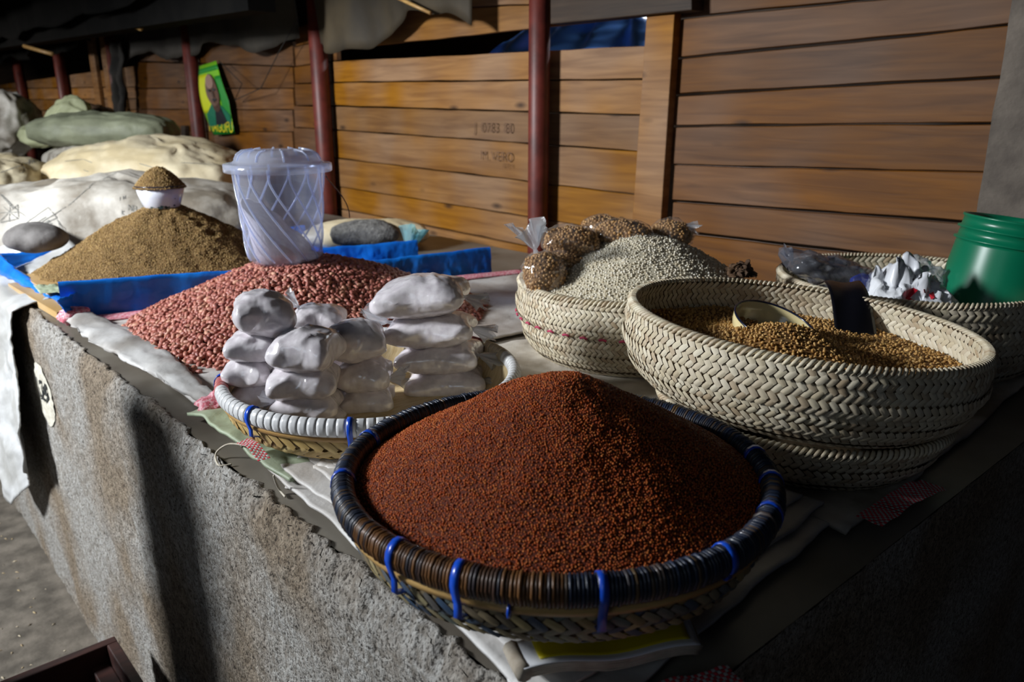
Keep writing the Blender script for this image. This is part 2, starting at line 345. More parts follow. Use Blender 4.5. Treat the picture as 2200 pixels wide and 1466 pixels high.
M['palm'] = piece_mat('palm_strand', [(220, 208, 180), (204, 188, 158), (230, 220, 196), (184, 162, 132), (222, 210, 186), (210, 196, 168)], rough=.5, bump=.3, stretch=(1, 1, 1), bscale=400)
M['tray_strand'] = piece_mat('bamboo_strand', [(206, 176, 112), (188, 154, 92), (216, 190, 130), (170, 134, 78)], rough=.5, bump=.3, bscale=400)
M['dyed_strand'] = piece_mat('dyed_strand', [(176, 156, 104), (44, 78, 112), (150, 128, 82), (36, 66, 96), (186, 166, 116), (96, 110, 108)], rough=.5, bump=.3, bscale=400)
M['tray_floor'] = mat('tray_floor', (222, 202, 160), (200, 174, 126), rough=.6, scale=40, stretch=(1, 6, 1), bump=.3, bscale=60)
M['bamboo'] = mat('bamboo_hoop', (204, 166, 104), (172, 130, 76), rough=.45, scale=10, stretch=(1, 1, 8), bump=.2)
M['wrap_white'] = mat('white_strip', (226, 226, 226), (204, 204, 206), rough=.35, scale=30)
M['wrap_pink'] = mat('pink_strip', (190, 108, 104), (168, 88, 88), rough=.45, scale=30)
M['wrap_blue'] = mat('blue_strip', (60, 104, 170), (44, 82, 140), rough=.4, scale=30)
M['wrap_tan'] = mat('tan_strip', (196, 180, 150), (170, 152, 124), rough=.5, scale=30)
M['wrap_navy'] = piece_mat('navy_strip', [(26, 34, 52), (20, 26, 42), (34, 48, 74), (24, 30, 46), (30, 40, 60), (92, 70, 42)], rough=.5, coat=.12)
M['wrap_brown'] = piece_mat('brown_strip', [(96, 62, 30), (120, 80, 42), (78, 50, 26), (40, 40, 50)], rough=.45, coat=.15)
M['tie'] = mat('blue_tie', (24, 84, 210), (18, 64, 176), rough=.3, coat=.3)
M['green_plastic'] = mat('green_plastic', (8, 118, 84), (6, 108, 76), rough=.32, scale=4)
M['black_plastic'] = mat('black_plastic_strip', (20, 20, 28), (16, 16, 22), rough=.28, bump=.2, bscale=30)
M['white_bag'] = mat('white_carrier_bag', (236, 238, 242), (220, 222, 230), rough=.35, bump=.3, bscale=40)
M['red_print'] = mat('red_print', (196, 30, 48), rough=.4)
M['blue_print'] = mat('blue_print', (20, 70, 200), rough=.35)
M['stone'] = mat('grey_stone', (128, 124, 122), (92, 88, 86), rough=.85, scale=18, bump=.6, bscale=40, bdist=.004)
M['grey_powder'] = mat('grey_bundle', (134, 132, 128), (96, 94, 92), rough=.9, scale=60, bump=.8, bscale=110, bdist=.004)
M['string'] = mat('twine', (206, 198, 182), (176, 166, 150), rough=.9, scale=90)
M['paper'] = mat('old_paper', (190, 182, 168), (150, 138, 122), rough=.9, scale=30)
M['yellow_print'] = mat('yellow_cover', (222, 204, 22), (206, 186, 18), rough=.4, scale=6)
M['dark_cloth'] = mat('dark_cloth', (42, 38, 34), (26, 24, 22), rough=.9, scale=10)
M['brown_bag'] = mat('brown_bag', (92, 66, 42), (60, 42, 28), rough=.8, scale=10)
M['teal'] = film_mat('teal_film', (.45, .75, .80), .5, rough=.2)
M['debris'] = piece_mat('floor_chaff', [(190, 170, 130), (150, 130, 100), (210, 196, 170), (96, 84, 70)], rough=.8)

# =================================================================== THE SETTING
XW = 2.0                                                     # face of the plank wall
def struct(o, label=None): return tag(o, label, None, None, 'structure')

# floor
def floor_fn(u, v):
    x = -4.0 + 6.6 * u; y = -1.6 + 13.0 * v
    return (x, y, .006 * fbm(x * 2, y * 2, 0))
fl = sheet('floor', floor_fn, 90, 150, M['concrete_floor'], t=0)
struct(fl, 'dusty grey cement floor of the aisle beside the counter')
# chaff and grit trodden into the floor near the counter
mb = MB()
for i in range(900):
    x = random.uniform(-.55, .34); y = random.uniform(1.3, 4.6); s = random.uniform(.003, .009); a = random.uniform(0, PI)
    c, sn = math.cos(a) * s, math.sin(a) * s; z = .006 * fbm(x * 2, y * 2, 0) + .001
    mb.add([(x - c, y - sn, z), (x + sn * .35, y - c * .35, z + .002), (x + c, y + sn, z), (x - sn * .35, y + c * .35, z + .001), (x, y, z + s * .5)],
           [(0, 1, 4), (1, 2, 4), (2, 3, 4), (3, 0, 4)])
tag(mb.build('floor_chaff', M['debris'], smooth=False), 'pale chaff and grit scattered on the cement floor', 'chaff', kind='stuff')

# roof over the stall
def roof_fn(u, v):
    x = .10 + 2.9 * u; y = -1.0 + 12.0 * v
    return (x, y, 2.13 + .30 * u + .018 * math.sin(y * 2 * PI / .08))
rf = sheet('ceiling', roof_fn, 6, 900, M['roof'], t=0)
struct(rf, 'dark corrugated iron roof above the stall')

# ---- plank wall
wall = empty('wall_back', (XW, 3.0, 0)); struct(wall, 'wall of rough horizontal wooden planks behind the counter')
def wz(px, py): p = atX(px, py, XW); return p.y, p.z
def plank(pa, la, ua, pb, lb, ub, m='plank', gap=2.0, ext=(0, 0), thk=.022, dx=0.0):
    """board between two measured joints; (pa, lower, upper) at one end, (pb, lower, upper) at the other"""
    y0, zl0 = wz(pa, la - gap / 2); _, zu0 = wz(pa, ua + gap / 2)
    y1, zl1 = wz(pb, lb - gap / 2); _, zu1 = wz(pb, ub + gap / 2)
    n = 26; V = []; F = []; sd = random.uniform(0, 50); dpt = dx + random.uniform(-.003, .003)
    for i in range(n + 1):
        t = i / n; tt = t * (1 + ext[0] + ext[1]) - ext[0]
        y = y0 + (y1 - y0) * tt; zl = zl0 + (zl1 - zl0) * tt + .0028 * fbm(y * 5, sd, 0); zu = zu0 + (zu1 - zu0) * tt + .0028 * fbm(y * 5, sd + 9, 0)
        x = XW + dpt + .003 * fbm(y * 2, sd, 4)
        for (xx, zz) in ((x, zl + .002), (x, zu - .002), (x + .003, zu), (x + thk, zu), (x + thk, zl), (x + .003, zl)): V.append((xx, y, zz))
    for i in range(n):
        for k in range(6): F.append((i * 6 + k, i * 6 + (k + 1) % 6, (i + 1) * 6 + (k + 1) % 6, (i + 1) * 6 + k))
    F.append((0, 1, 2, 3, 4, 5)); F.append(tuple(n * 6 + k for k in range(6))[::-1])
    o = mesh_obj('plank', V, F, M[m], wall, smooth=False); o.location = -Vector(wall.location); return o
mid = [(-72, -150), (27, 0), (108, 37), None, (130, 98), (177, 170), (228, 248), (280, 326), (340, 420), (401, 505), (447, 578), (505, 664), (570, 770), (640, 880)]
mid_planks = []
for a, b in zip(mid, mid[1:]):
    if a is None or b is None: continue
    mid_planks.append(plank(724, b[0], a[0], 1377, b[1], a[1], 'plank', gap=random.uniform(1.5, 3.5), ext=(.012, .03)))
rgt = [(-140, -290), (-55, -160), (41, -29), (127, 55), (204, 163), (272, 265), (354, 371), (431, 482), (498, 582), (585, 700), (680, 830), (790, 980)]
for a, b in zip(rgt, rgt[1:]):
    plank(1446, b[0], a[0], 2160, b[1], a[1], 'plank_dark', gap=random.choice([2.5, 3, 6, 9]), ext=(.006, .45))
nar = [(60, 25), (100, 78), (143, 130), (180, 177), (227, 228), (274, 280), (330, 340), (390, 401), (450, 470)]
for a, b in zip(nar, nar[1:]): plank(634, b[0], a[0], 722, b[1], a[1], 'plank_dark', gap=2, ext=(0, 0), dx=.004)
lef = [(90, 88), (132, 143), (190, 190), (235, 236), (281, 284), (330, 335), (385, 400), (440, 460)]
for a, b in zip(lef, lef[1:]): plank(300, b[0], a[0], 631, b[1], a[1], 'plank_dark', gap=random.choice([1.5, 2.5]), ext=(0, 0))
far = [(172, 140), (190, 187), (214, 212), (238, 236), (262, 262), (286, 290), (312, 330)]
for a, b in zip(far, far[1:]): plank(70, b[0], a[0], 297, b[1], a[1], 'plank', gap=1.4, ext=(1.2, 0))
for px in (205, 232):                                        # tall pale boards standing beside the far poles
    y0, _ = wz(px, 160); y1, _ = wz(px + 12, 160); _, zt = wz(px, 78); _, zb = wz(px, 240)
    b_ = MB().box(XW - .03, XW - .005, min(y0, y1), max(y0, y1), zb, zt).build('upright_board', M['plank'], wall, False); b_.location = -Vector(wall.location)
# writing on the boards
def text_mesh(o):
    """lettering as a plain mesh"""
    bpy.context.view_layer.update()
    me = bpy.data.meshes.new_from_object(o.evaluated_get(bpy.context.evaluated_depsgraph_get()))
    n = bpy.data.objects.new(o.name, me); nm = o.name; par, loc, rot, sc_ = o.parent, o.location.copy(), o.rotation_euler.copy(), o.scale.copy()
    bpy.data.objects.remove(o); n.name = nm; link(n, par); n.location = loc; n.rotation_euler = rot; n.scale = sc_; tag(n, kind='stuff'); return n
def wall_text(txt, px, py, size, nm='scrawl', X=None):
    cu = bpy.data.curves.new(nm, 'FONT'); cu.body = txt; cu.size = size; cu.extrude = .0004; cu.offset = -.0008
    cu.materials.append(M['pencil']); o = bpy.data.objects.new(nm, cu)
    p = atX(px, py, (X or XW) - .0065)
    link(o, wall); o.location = p - Vector(wall.location)
    o.rotation_euler = (PI / 2, 0, -PI / 2); return text_mesh(o)
wall_text('J  0783  80', 1018, 283, .052)
wall_text('M. VERO', 1032, 343, .050)
wall_text('073 9', 1080, 361, .026)

# frame members of the wall
def ubox(name, y0, y1, z0, z1, x0, x1, m, label, kind='structure'):
    o = MB().box(x0, x1, y0, y1, z0, z1).build(name, m, None, False); bevel(o, .004); return tag(o, label, None, None, kind)
yb, _ = wz(1446, 300); ya, _ = wz(1383, 300)
def tilted_board(name, pts_t, pts_b, X, thk, m, label):
    a, b, c, d = [atX(px, py, X) for px, py in (*pts_t, *pts_b[::-1])]
    V = [a, b, c, d] + [p + Vector((thk, 0, 0)) for p in (a, b, c, d)]
    o = mesh_obj(name, V, [(0, 1, 2, 3), (7, 6, 5, 4), (0, 4, 5, 1), (1, 5, 6, 2), (2, 6, 7, 3), (3, 7, 4, 0)], m, None, False)
    bevel(o, .003); return struct(o, label)
tilted_board('trim_1', [(1390, 14), (1450, 14)], [(1352, 560), (1414, 560)], XW - .035, .034, M['plank'], 'pale upright batten nailed over the plank ends')
tilted_board('trim_2', [(1182, -60), (1486, -95)], [(1182, 52), (1486, 22)], XW - .06, .055, M['timber'], 'dark header board across the top of the upright batten')
tilted_board('trim_3', [(388, 270), (397, 270)], [(394, 420), (403, 420)], XW - .03, .028, M['timber'], 'thin dark batten under the poster')

# concrete pillar at the near end of the wall
pl = MB()
rows = 40
y_edge = atX(2130, 300, 1.90).y
V = []; F = []
for j in range(rows + 1):
    z = 2.45 * j / rows
    for k, (x, y) in enumerate([(1.90, y_edge), (1.90, y_edge - .36), (2.16, y_edge - .36), (2.16, y_edge)]):
        V.append((x + .006 * fbm(z * 6, k, 1), y + .007 * fbm(z * 7, k, 5) + (.012 * (1 - z / 2.4) if k in (0, 3) else 0), z))
for j in range(rows):
    for k in range(4): F.append((j * 4 + k, j * 4 + (k + 1) % 4, (j + 1) * 4 + (k + 1) % 4, (j + 1) * 4 + k))
struct(mesh_obj('wall_pillar', V, F, M['pillar'], None, False), 'rough grey cement pillar beside the green bucket')

# sheds beyond close the view through the gaps
o = MB().box(3.25, 3.30, -1.6, 11.6, 0, 2.75).build('wall_yard', M['timber'], None, False); struct(o, 'dark timber wall of the shed beyond the planks')
o = MB().box(-1.2, 3.25, 11.5, 11.6, 0, 2.75).build('wall_far', M['timber'], None, False); struct(o, 'dark timber wall closing the far end of the market')
# ---- red steel poles
def pole(name, y, label, x=1.945, r=.036, top=2.36):
    t = empty(name, (x, y, 0)); tag(t, label, 'pole', 'red poles along the plank wall')
    MB().tube([(0, 0, 0), (0, 0, top * .5), (0, 0, top)], r, 20).build('shaft', M['pole'], t)
    o = MB().box(-.07, .05, -.07, .07, 0, .008).build('base_plate', M['pole'], t, False)
    return t
yP = [atX(1157, 300, 1.945).y, atX(690, 200, 1.945).y, atX(415, 180, 1.945).y, atX(247, 160, 1.945).y, atX(132, 160, 1.945).y, atX(48, 200, 1.945).y]
pole('red_pole', yP[0], 'red painted steel pole in front of the planks beside the soybean bags')
pole('red_pole', yP[1], 'red painted steel pole behind the lidded clear tub', r=.042)
pole('red_pole', yP[2], 'red painted steel pole beside the green and yellow poster', r=.042)
pole('red_pole', yP[3], 'red painted steel pole beside the hanging dark coat', r=.042)
pole('red_pole', yP[4], 'red painted steel pole behind the olive sack neck', r=.048)
pole('red_pole', yP[5], 'farthest red painted steel pole beside the grey bundle', r=.048)

# ---- beam, draped sheeting under the roof
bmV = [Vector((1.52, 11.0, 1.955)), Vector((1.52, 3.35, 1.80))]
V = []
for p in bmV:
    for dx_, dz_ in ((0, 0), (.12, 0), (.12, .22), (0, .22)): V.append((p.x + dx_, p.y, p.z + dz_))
o = mesh_obj('roof_beam', V, [(0, 1, 5, 4), (1, 2, 6, 5), (2, 3, 7, 6), (3, 0, 4, 7), (0, 3, 2, 1), (4, 5, 6, 7)], M['black_sheet'], None, False)  # beam takes the black sheeting colour
struct(o, 'long beam in black sheeting under the roof along the stall')
o = MB().tube([(1.0, 10.8, 2.12), (1.0, -.6, 2.12)], .045, 8).build('roof_rafter', M['timber']); struct(o, 'round dark roof pole running along the stall')
def drape(name, y0, y1, zt, zb, x, m, label, amp=.04, sd=0, low=.06):
    def fn(u, v):
        y = y0 + (y1 - y0) * u; s = 1 - v
        b = zb + low * fbm(y * 1.6, sd, 0) + low * .5 * math.sin(y * 5 + sd)
        z = zt + (b - zt) * v
        return (x - .12 * s * s + amp * fbm(y * 2.4, z * 1.2, sd) + amp * .5 * math.sin(y * 9 + 3 * fbm(y, z, sd)) * v, y, z)
    return tag(sheet(name, fn, 70, 16, m, t=.002), label, 'sheeting')
drape('draped_sheet', 3.75, 6.4, 2.28, 1.73, 1.93, M['grey_sheet'], 'grey plastic sheeting sagging below the beam above the poster', sd=3)
drape('draped_sheet', 2.35, 3.5, 2.30, 1.70, 1.90, M['olive_sheet'], 'olive sheeting bunched under the roof between two red poles', sd=8, low=.09, amp=.05)
drape('draped_sheet', 6.6, 11, 2.30, 1.86, 1.78, M['black_sheet'], 'black sheeting hanging from the beam over the far sacks', sd=5)
drape('draped_sheet', 3.3, 11.0, 2.34, 1.93, 1.44, M['black_sheet'], 'long black sheeting hung along the roof beam', sd=12, low=.03)
o = MB().tube([atX(852, -6, 1.8), atX(925, 28, 1.82)], .007, 6).build('bamboo_stick', M['bamboo']); tag(o, 'thin pale stick poking down from the olive sheeting', 'stick')
o = MB().tube([atX(245, 40, 1.56), atX(303, 62, 1.56)], .012, 6).build('bamboo_stick', M['bamboo']); tag(o, 'broken pale stick end jutting below the beam', 'stick')
o = MB().tube([atX(52, 99, 1.5), atX(112, 116, 1.5)], .014, 6).build('bamboo_stick', M['bamboo']); tag(o, 'pale lath slanting under the far end of the beam', 'stick')
# wire strung from the wall
pts = [atX(470, 130, 1.93), atX(520, 180, 1.9), atX(505, 215, 1.95), atX(560, 190, 1.9), atX(600, 110, 1.9), atX(640, 40, 1.9)]
tag(MB().tube(pts, .0025, 5).build('hanging_wire', M['dark_cloth']), 'thin dark wire looped on the wall beside the poster', 'wire')

# things seen through the gap over the planks
def tarp_fn(u, v):
    a = atX(1000, 150, 2.30); b = atX(1400, 130, 2.30); c = atX(1405, 20, 2.50); d = atX(1170, 22, 2.50)
    p = (a * (1 - u) + b * u) * (1 - v) + (d * (1 - u) + c * u) * v
    return p + Vector((.03 * math.sin(u * 24 + v * 2), 0, .02 * fbm(u * 4, v * 4, 2)))
tag(sheet('blue_cover', tarp_fn, 50, 16, M['blue_far'], t=.003), 'blue plastic cover seen through the gap above the planks', 'tarpaulin')

# ---- poster
def poster_pt(u, v, off=0):
    """u 0..1 across, v 0..1 up"""
    yl = 5.09 + (4.98 - 5.09) * (1 - v) if v < .55 else 5.09 - .02
    y0, y1 = 5.09 - .12 * (1 - v) ** 1.0, 4.655 + .17 * max(0, v - .45) / .55 - .0
    y = y0 + (y1 - y0) * u
    zc = 1.262 + .405 * v + .02 * (u - .5)
    x = 1.965 - .035 * math.sin(v * PI) * (1 - .5 * u) - off
    return Vector((x, y, zc))
post = empty('campaign_poster', (1.95, 4.87, 1.26)); tag(post, 'green and yellow paper poster of a bald figure pinned to the planks', 'poster')
def poster_piece(name, poly, m, off, n=1):
    V = [poster_pt(u, v, off * 2.2) - Vector(post.location) for u, v in poly]
    return mesh_obj(name, V, [tuple(range(len(V)))], m, post, False)
pm = {k: mat('poster_' + k, c, rough=.5) for k, c in dict(yellow=(206, 214, 24), lime=(120, 190, 30), green=(36, 140, 50), teal=(20, 110, 80), skin=(96, 66, 50), suit=(24, 28, 34), gold=(226, 206, 30), hi=(150, 118, 104), face=(70, 44, 32)).items()}
def psheet(name, u0, u1, v0, v1, m, off=0, n=8, m_=10):
    return sheet(name, lambda a, b: poster_pt(u0 + (u1 - u0) * a, v0 + (v1 - v0) * b, off) - Vector(post.location), n, m_, m, post, t=.0008)
psheet('paper_ground', 0, 1, 0, 1, pm['lime'])
psheet('yellow_side', 0, .42, .32, .86, pm['yellow'], .0012)
psheet('green_side', .74, 1, .2, .8, pm['green'], .0012)
psheet('green_head_band', 0, 1, .88, .95, pm['green'], .0012, 8, 2)
psheet('green_foot_band', 0, 1, .0, .14, pm['green'], .0012, 8, 2)
def blob(name, cu, cv, ru, rv, m, off, n=20):
    poly = [(cu + ru * math.cos(2 * PI * k / n), cv + rv * math.sin(2 * PI * k / n)) for k in range(n)]
    return poster_piece(name, poly, m, off)
poster_piece('green_jacket', [(.02, .13), (.98, .13), (.98, .26), (.72, .40), (.40, .44), (.12, .30)], pm['teal'], .0024)
poster_piece('dark_shirt', [(.36, .14), (.86, .14), (.72, .36), (.58, .40), (.50, .36)], pm['suit'], .0034)
blob('neck', .58, .40, .13, .09, pm['face'], .0038); blob('head', .56, .62, .235, .23, pm['skin'], .0046); blob('brow_light', .54, .74, .16, .10, pm['hi'], .0052)
blob('eye_shade', .47, .62, .06, .018, pm['suit'], .0058, 10); blob('eye_shade', .67, .62, .06, .018, pm['suit'], .0058, 10)
blob('nose', .58, .56, .04, .05, pm['face'], .0056, 10); blob('mouth', .58, .485, .09, .016, pm['suit'], .0058, 10)
def poster_text(txt, u, v, size, m):
    cu = bpy.data.curves.new('lettering', 'FONT'); cu.body = txt; cu.size = size; cu.extrude = .0004; cu.materials.append(m); cu.align_x = 'CENTER'
    o = bpy.data.objects.new('lettering', cu); link(o, post); o.location = poster_pt(u, v, .014) - Vector(post.location); o.rotation_euler = (PI / 2, 0, -PI / 2); return text_mesh(o)
poster_text('MAGUFU', .5, .035, .088, pm['gold'])

# dark coat on the wall, far
def coat_fn(u, v):
    a = atX(256 + 28 * u, 92, 1.93); b = atX(268 + 18 * u, 268, 1.93); p = a.lerp(b, v)
    return p + Vector((-.05 - .03 * math.sin(u * 9) - .03 * fbm(u * 3, v * 4, 1), .05 * fbm(v * 4, 3, u), 0))
tag(sheet('hanging_coat', coat_fn, 12, 20, M['dark_cloth'], t=.01), 'dark coat hanging on the wall behind a red pole', 'coat')

# =================================================================== COUNTER
XF, YN, YE, XB = .375, .33, 7.6, 1.90
ct = empty('market_counter', (XF, YN, 0)); tag(ct, 'long cement market counter with rough rendered front', 'counter')
cl = Vector(ct.location)
def crust(y): return .010 * fbm(y * 9, 1, 0) + .009 * fbm(y * 27, 2, 0) + .007 * fbm(y * 70, 3, 0)
ny, nz = 620, 60
def front_x(y, z): return XF + .012 * (1 - z / (TOP - .004)) - .0025 * fbm(y * 60, z * 60, 0) - .004 * fbm(y * 14, z * 14, 5) - .004 * fbm(y * 3, z * 3, 7)
V = []; F = []
for i in range(ny + 1):
    y = YN + (YE - YN) * (i / ny) ** 1.8
    for j in range(nz + 1):
        t = j / nz; z = (TOP - .004) * t
        x = front_x(y, z)
        if t > .97: x += (t - .97) / .03 * (.012 + crust(y))
        V.append((x - cl.x, y - cl.y, z))
for i in range(ny):
    for j in range(nz):
        a = i * (nz + 1) + j; F.append((a, a + nz + 1, a + nz + 2, a + 1))
mesh_obj('rendered_front', V, F, M['concrete_face'], ct)
V = []; F = []                                               # ragged render lapping over the edge of the slab
for i in range(ny + 1):
    y = YN + (YE - YN) * (i / ny) ** 1.8; wd = max(.002, .012 + 1.2 * crust(y) + .008 * fbm(y * 4, 6, 0))
    for k, (xx, zz) in enumerate(((XF + .010 + crust(y), TOP - .006), (XF + .014 + crust(y) * .6, TOP + .003 + .002 * fbm(y * 50, 1, 0)), (XF + .012 + wd * .6, TOP + .0035 + .002 * fbm(y * 60, 2, 0)), (XF + .012 + wd, TOP - .001))):
        V.append((xx - cl.x, y - cl.y, zz))
for i in range(ny):
    for k in range(3): a = i * 4 + k; F.append((a, a + 4, a + 5, a + 1))
mesh_obj('render_lip', V, F, M['concrete_face'], ct)
def top_fn(u, v):
    x = XF + .02 + (XB - XF - .02) * u; y = YN + (YE - YN) * v
    return (x - cl.x, y - cl.y, TOP + .0012 * fbm(x * 4, y * 4, 0))
sheet('top_slab', top_fn, 30, 140, M['concrete_top'], ct, t=0)
o = MB().box(XF + .03, XB, YN + .002, YE, 0, TOP - .004).build('core', M['concrete_face'], ct, False); o.location = -cl
def end_fn(u, v):
    x = XF + .012 + (XB - XF - .012) * u; z = (TOP - .002) * v
    return (x - cl.x, YN - .003 * fbm(x * 40, z * 40, 3) - cl.y, z)
sheet('rendered_end', end_fn, 60, 40, M['concrete_face'], ct, t=0)
# whitewashed oval with the stall number
oc = atX(95, 850, XF); n = 48; V = []; F = []
ov_y = [atX(75, 800, XF).y, atX(113, 880, XF).y]
hz_ = .085; hy_ = .088
oc.y = atX(93, 850, XF).y; oc.z = atX(93, 848, XF).z
V = []; F = []; nr = 14
for j in range(nr + 1):
    for k in range(n):
        a = 2 * PI * k / n; rr = (1 + .03 * fbm(math.cos(a) * 2, math.sin(a) * 2, 0)) * j / nr; yy = oc.y + hy_ * rr * math.cos(a); zz = oc.z + hz_ * rr * math.sin(a)
        V.append((front_x(yy, zz) - .0026 - cl.x, yy - cl.y, zz))
for j in range(nr):
    for k in range(n): F.append((j * n + k, (j + 1) * n + k, (j + 1) * n + (k + 1) % n, j * n + (k + 1) % n))
mesh_obj('limewash_oval', V, F, M['limewash'], ct)
cu = bpy.data.curves.new('stall_number', 'FONT'); cu.body = '129'; cu.size = .078; cu.align_x = 'CENTER'; cu.offset = .0012; cu.resolution_u = 6; cu.materials.append(M['ink'])
o = bpy.data.objects.new('stall_number', cu); link(o, ct); o.location = (-cl.x, oc.y - cl.y, oc.z - .016); o.rotation_euler = (PI / 2, 0, -PI / 2); o = text_mesh(o)
bm = bmesh.new(); bm.from_mesh(o.data); bmesh.ops.subdivide_edges(bm, edges=bm.edges[:], cuts=2, use_grid_fill=True); bm.to_mesh(o.data); bm.free()
for v in o.data.vertices: v.co.z = -(front_x(oc.y - v.co.x, oc.z - .016 + v.co.y) - .0050)

# unseen post added in the aisle to cast the counter front's dark band
tp = MB().box(-.10, .10, -.10, .10, 0, 1.22).build('shadow_post', M['timber'], None, False, (-.13, 1.645, 0)); bevel(tp, .01)
tag(tp, 'unseen square timber post added in the aisle to shade the counter front', 'post')

# dark wooden crate on the floor
cr = empty('wooden_crate', (.16, 1.35, 0)); tag(cr, 'dark brown wooden crate on the floor against the counter', 'crate')
c0 = atz(246, 1366, .34)
x1, y1 = min(c0.x, XF - .035), c0.y; x0, y0 = x1 - .33, y1 - .55; th = .022
def crb(nm, a, b, c, d, e, f):
    o = MB().box(a, b, c, d, e, f).build(nm, M['crate'], cr, False); bevel(o, .003); o.location = -Vector(cr.location); return o
crb('back_board', x0, x1, y1 - th, y1, .02, .34); crb('front_board', x0, x1, y0, y0 + th, .02, .34)
crb('end_board', x1 - th, x1, y0 + th, y1 - th, .02, .34); crb('end_board', x0, x0 + th, y0 + th, y1 - th, .02, .34)
crb('bottom_board', x0 + th, x1 - th, y0 + th, y1 - th, .24, .255)
crb('corner_batten', x1 - th - .035, x1 - th, y0 + th, y1 - th, .255, .30)
for a, b in ((x0, y0), (x1 - .04, y0), (x0, y1 - .04), (x1 - .04, y1 - .04)): crb('foot', a, a + .04, b, b + .04, 0, .02)

# =================================================================== GOODS : shared builders
def grains(name, V, F, base, gm, dist, size, parent=None, seed=1, loc=None, lift=.3):
    """a heap: its surface is covered with single grains"""
    o = mesh_obj(name, V, F, base, parent, True, loc)
    o.data.materials.append(gm)
    g = bpy.data.node_groups.new(name + '_grains', 'GeometryNodeTree')
    g.interface.new_socket('Geometry', in_out='INPUT', socket_type='NodeSocketGeometry')
    g.interface.new_socket('Geometry', in_out='OUTPUT', socket_type='NodeSocketGeometry')
    N = g.nodes; L = g.links
    gi = N.new('NodeGroupInput'); go = N.new('NodeGroupOutput')
    dp = N.new('GeometryNodeDistributePointsOnFaces'); dp.distribute_method = 'POISSON'
    dp.inputs['Distance Min'].default_value = dist; dp.inputs['Density Max'].default_value = 1.6 / dist ** 2; dp.inputs['Seed'].default_value = seed
    L.new(gi.outputs[0], dp.inputs['Mesh'])
    ic = N.new('GeometryNodeMeshIcoSphere'); ic.inputs['Radius'].default_value = 1; ic.inputs['Subdivisions'].default_value = 2
    tf = N.new('GeometryNodeTransform'); tf.inputs['Scale'].default_value = size; L.new(ic.outputs[0], tf.inputs['Geometry'])
    ss = N.new('GeometryNodeSetShadeSmooth'); L.new(tf.outputs[0], ss.inputs['Geometry'])
    sm = N.new('GeometryNodeSetMaterial'); sm.inputs['Material'].default_value = gm; L.new(ss.outputs[0], sm.inputs['Geometry'])
    rr = N.new('FunctionNodeRandomValue'); rr.data_type = 'FLOAT_VECTOR'; rr.inputs[1].default_value = (6.28, 6.28, 6.28); rr.inputs['Seed'].default_value = seed
    rs = N.new('FunctionNodeRandomValue'); rs.data_type = 'FLOAT'; rs.inputs[2].default_value = .78; rs.inputs[3].default_value = 1.2; rs.inputs['Seed'].default_value = seed + 5
    # a loose heap is uneven: single grains sit a little higher or lower
    ro = N.new('FunctionNodeRandomValue'); ro.data_type = 'FLOAT'; ro.inputs[2].default_value = -lift * dist; ro.inputs[3].default_value = lift * dist; ro.inputs['Seed'].default_value = seed + 9
    vm = N.new('ShaderNodeVectorMath'); vm.operation = 'SCALE'; L.new(dp.outputs['Normal'], vm.inputs[0]); L.new(ro.outputs[1], vm.inputs['Scale'])
    sp = N.new('GeometryNodeSetPosition'); L.new(dp.outputs['Points'], sp.inputs['Geometry']); L.new(vm.outputs[0], sp.inputs['Offset'])
    ip = N.new('GeometryNodeInstanceOnPoints'); L.new(sp.outputs[0], ip.inputs['Points']); L.new(sm.outputs[0], ip.inputs['Instance'])
    L.new(rr.outputs[0], ip.inputs['Rotation']); L.new(rs.outputs[1], ip.inputs['Scale'])
    jn = N.new('GeometryNodeJoinGeometry'); L.new(gi.outputs[0], jn.inputs[0]); L.new(ip.outputs[0], jn.inputs[0])
    L.new(jn.outputs[0], go.inputs[0])
    md = o.modifiers.new('grains', 'NODES'); md.node_group = g
    return tag(o, kind='stuff')
def cone(rho, k=.22):
    return (math.sqrt(k * k + 1) - math.sqrt(k * k + rho * rho)) / (math.sqrt(k * k + 1) - k)
def polar(rings, segs, fn):
    """fn(rho, theta) -> point"""
    V = [fn(0, 0)]; F = []
    for i in range(1, rings + 1):
        for k in range(segs): V.append(fn(i / rings, 2 * PI * k / segs))
    for k in range(segs): F.append((0, 1 + k, 1 + (k + 1) % segs))
    for i in range(rings - 1):
        a = 1 + i * segs
        for k in range(segs): F.append((a + k, a + segs + k, a + segs + (k + 1) % segs, a + (k + 1) % segs))
    return V, F

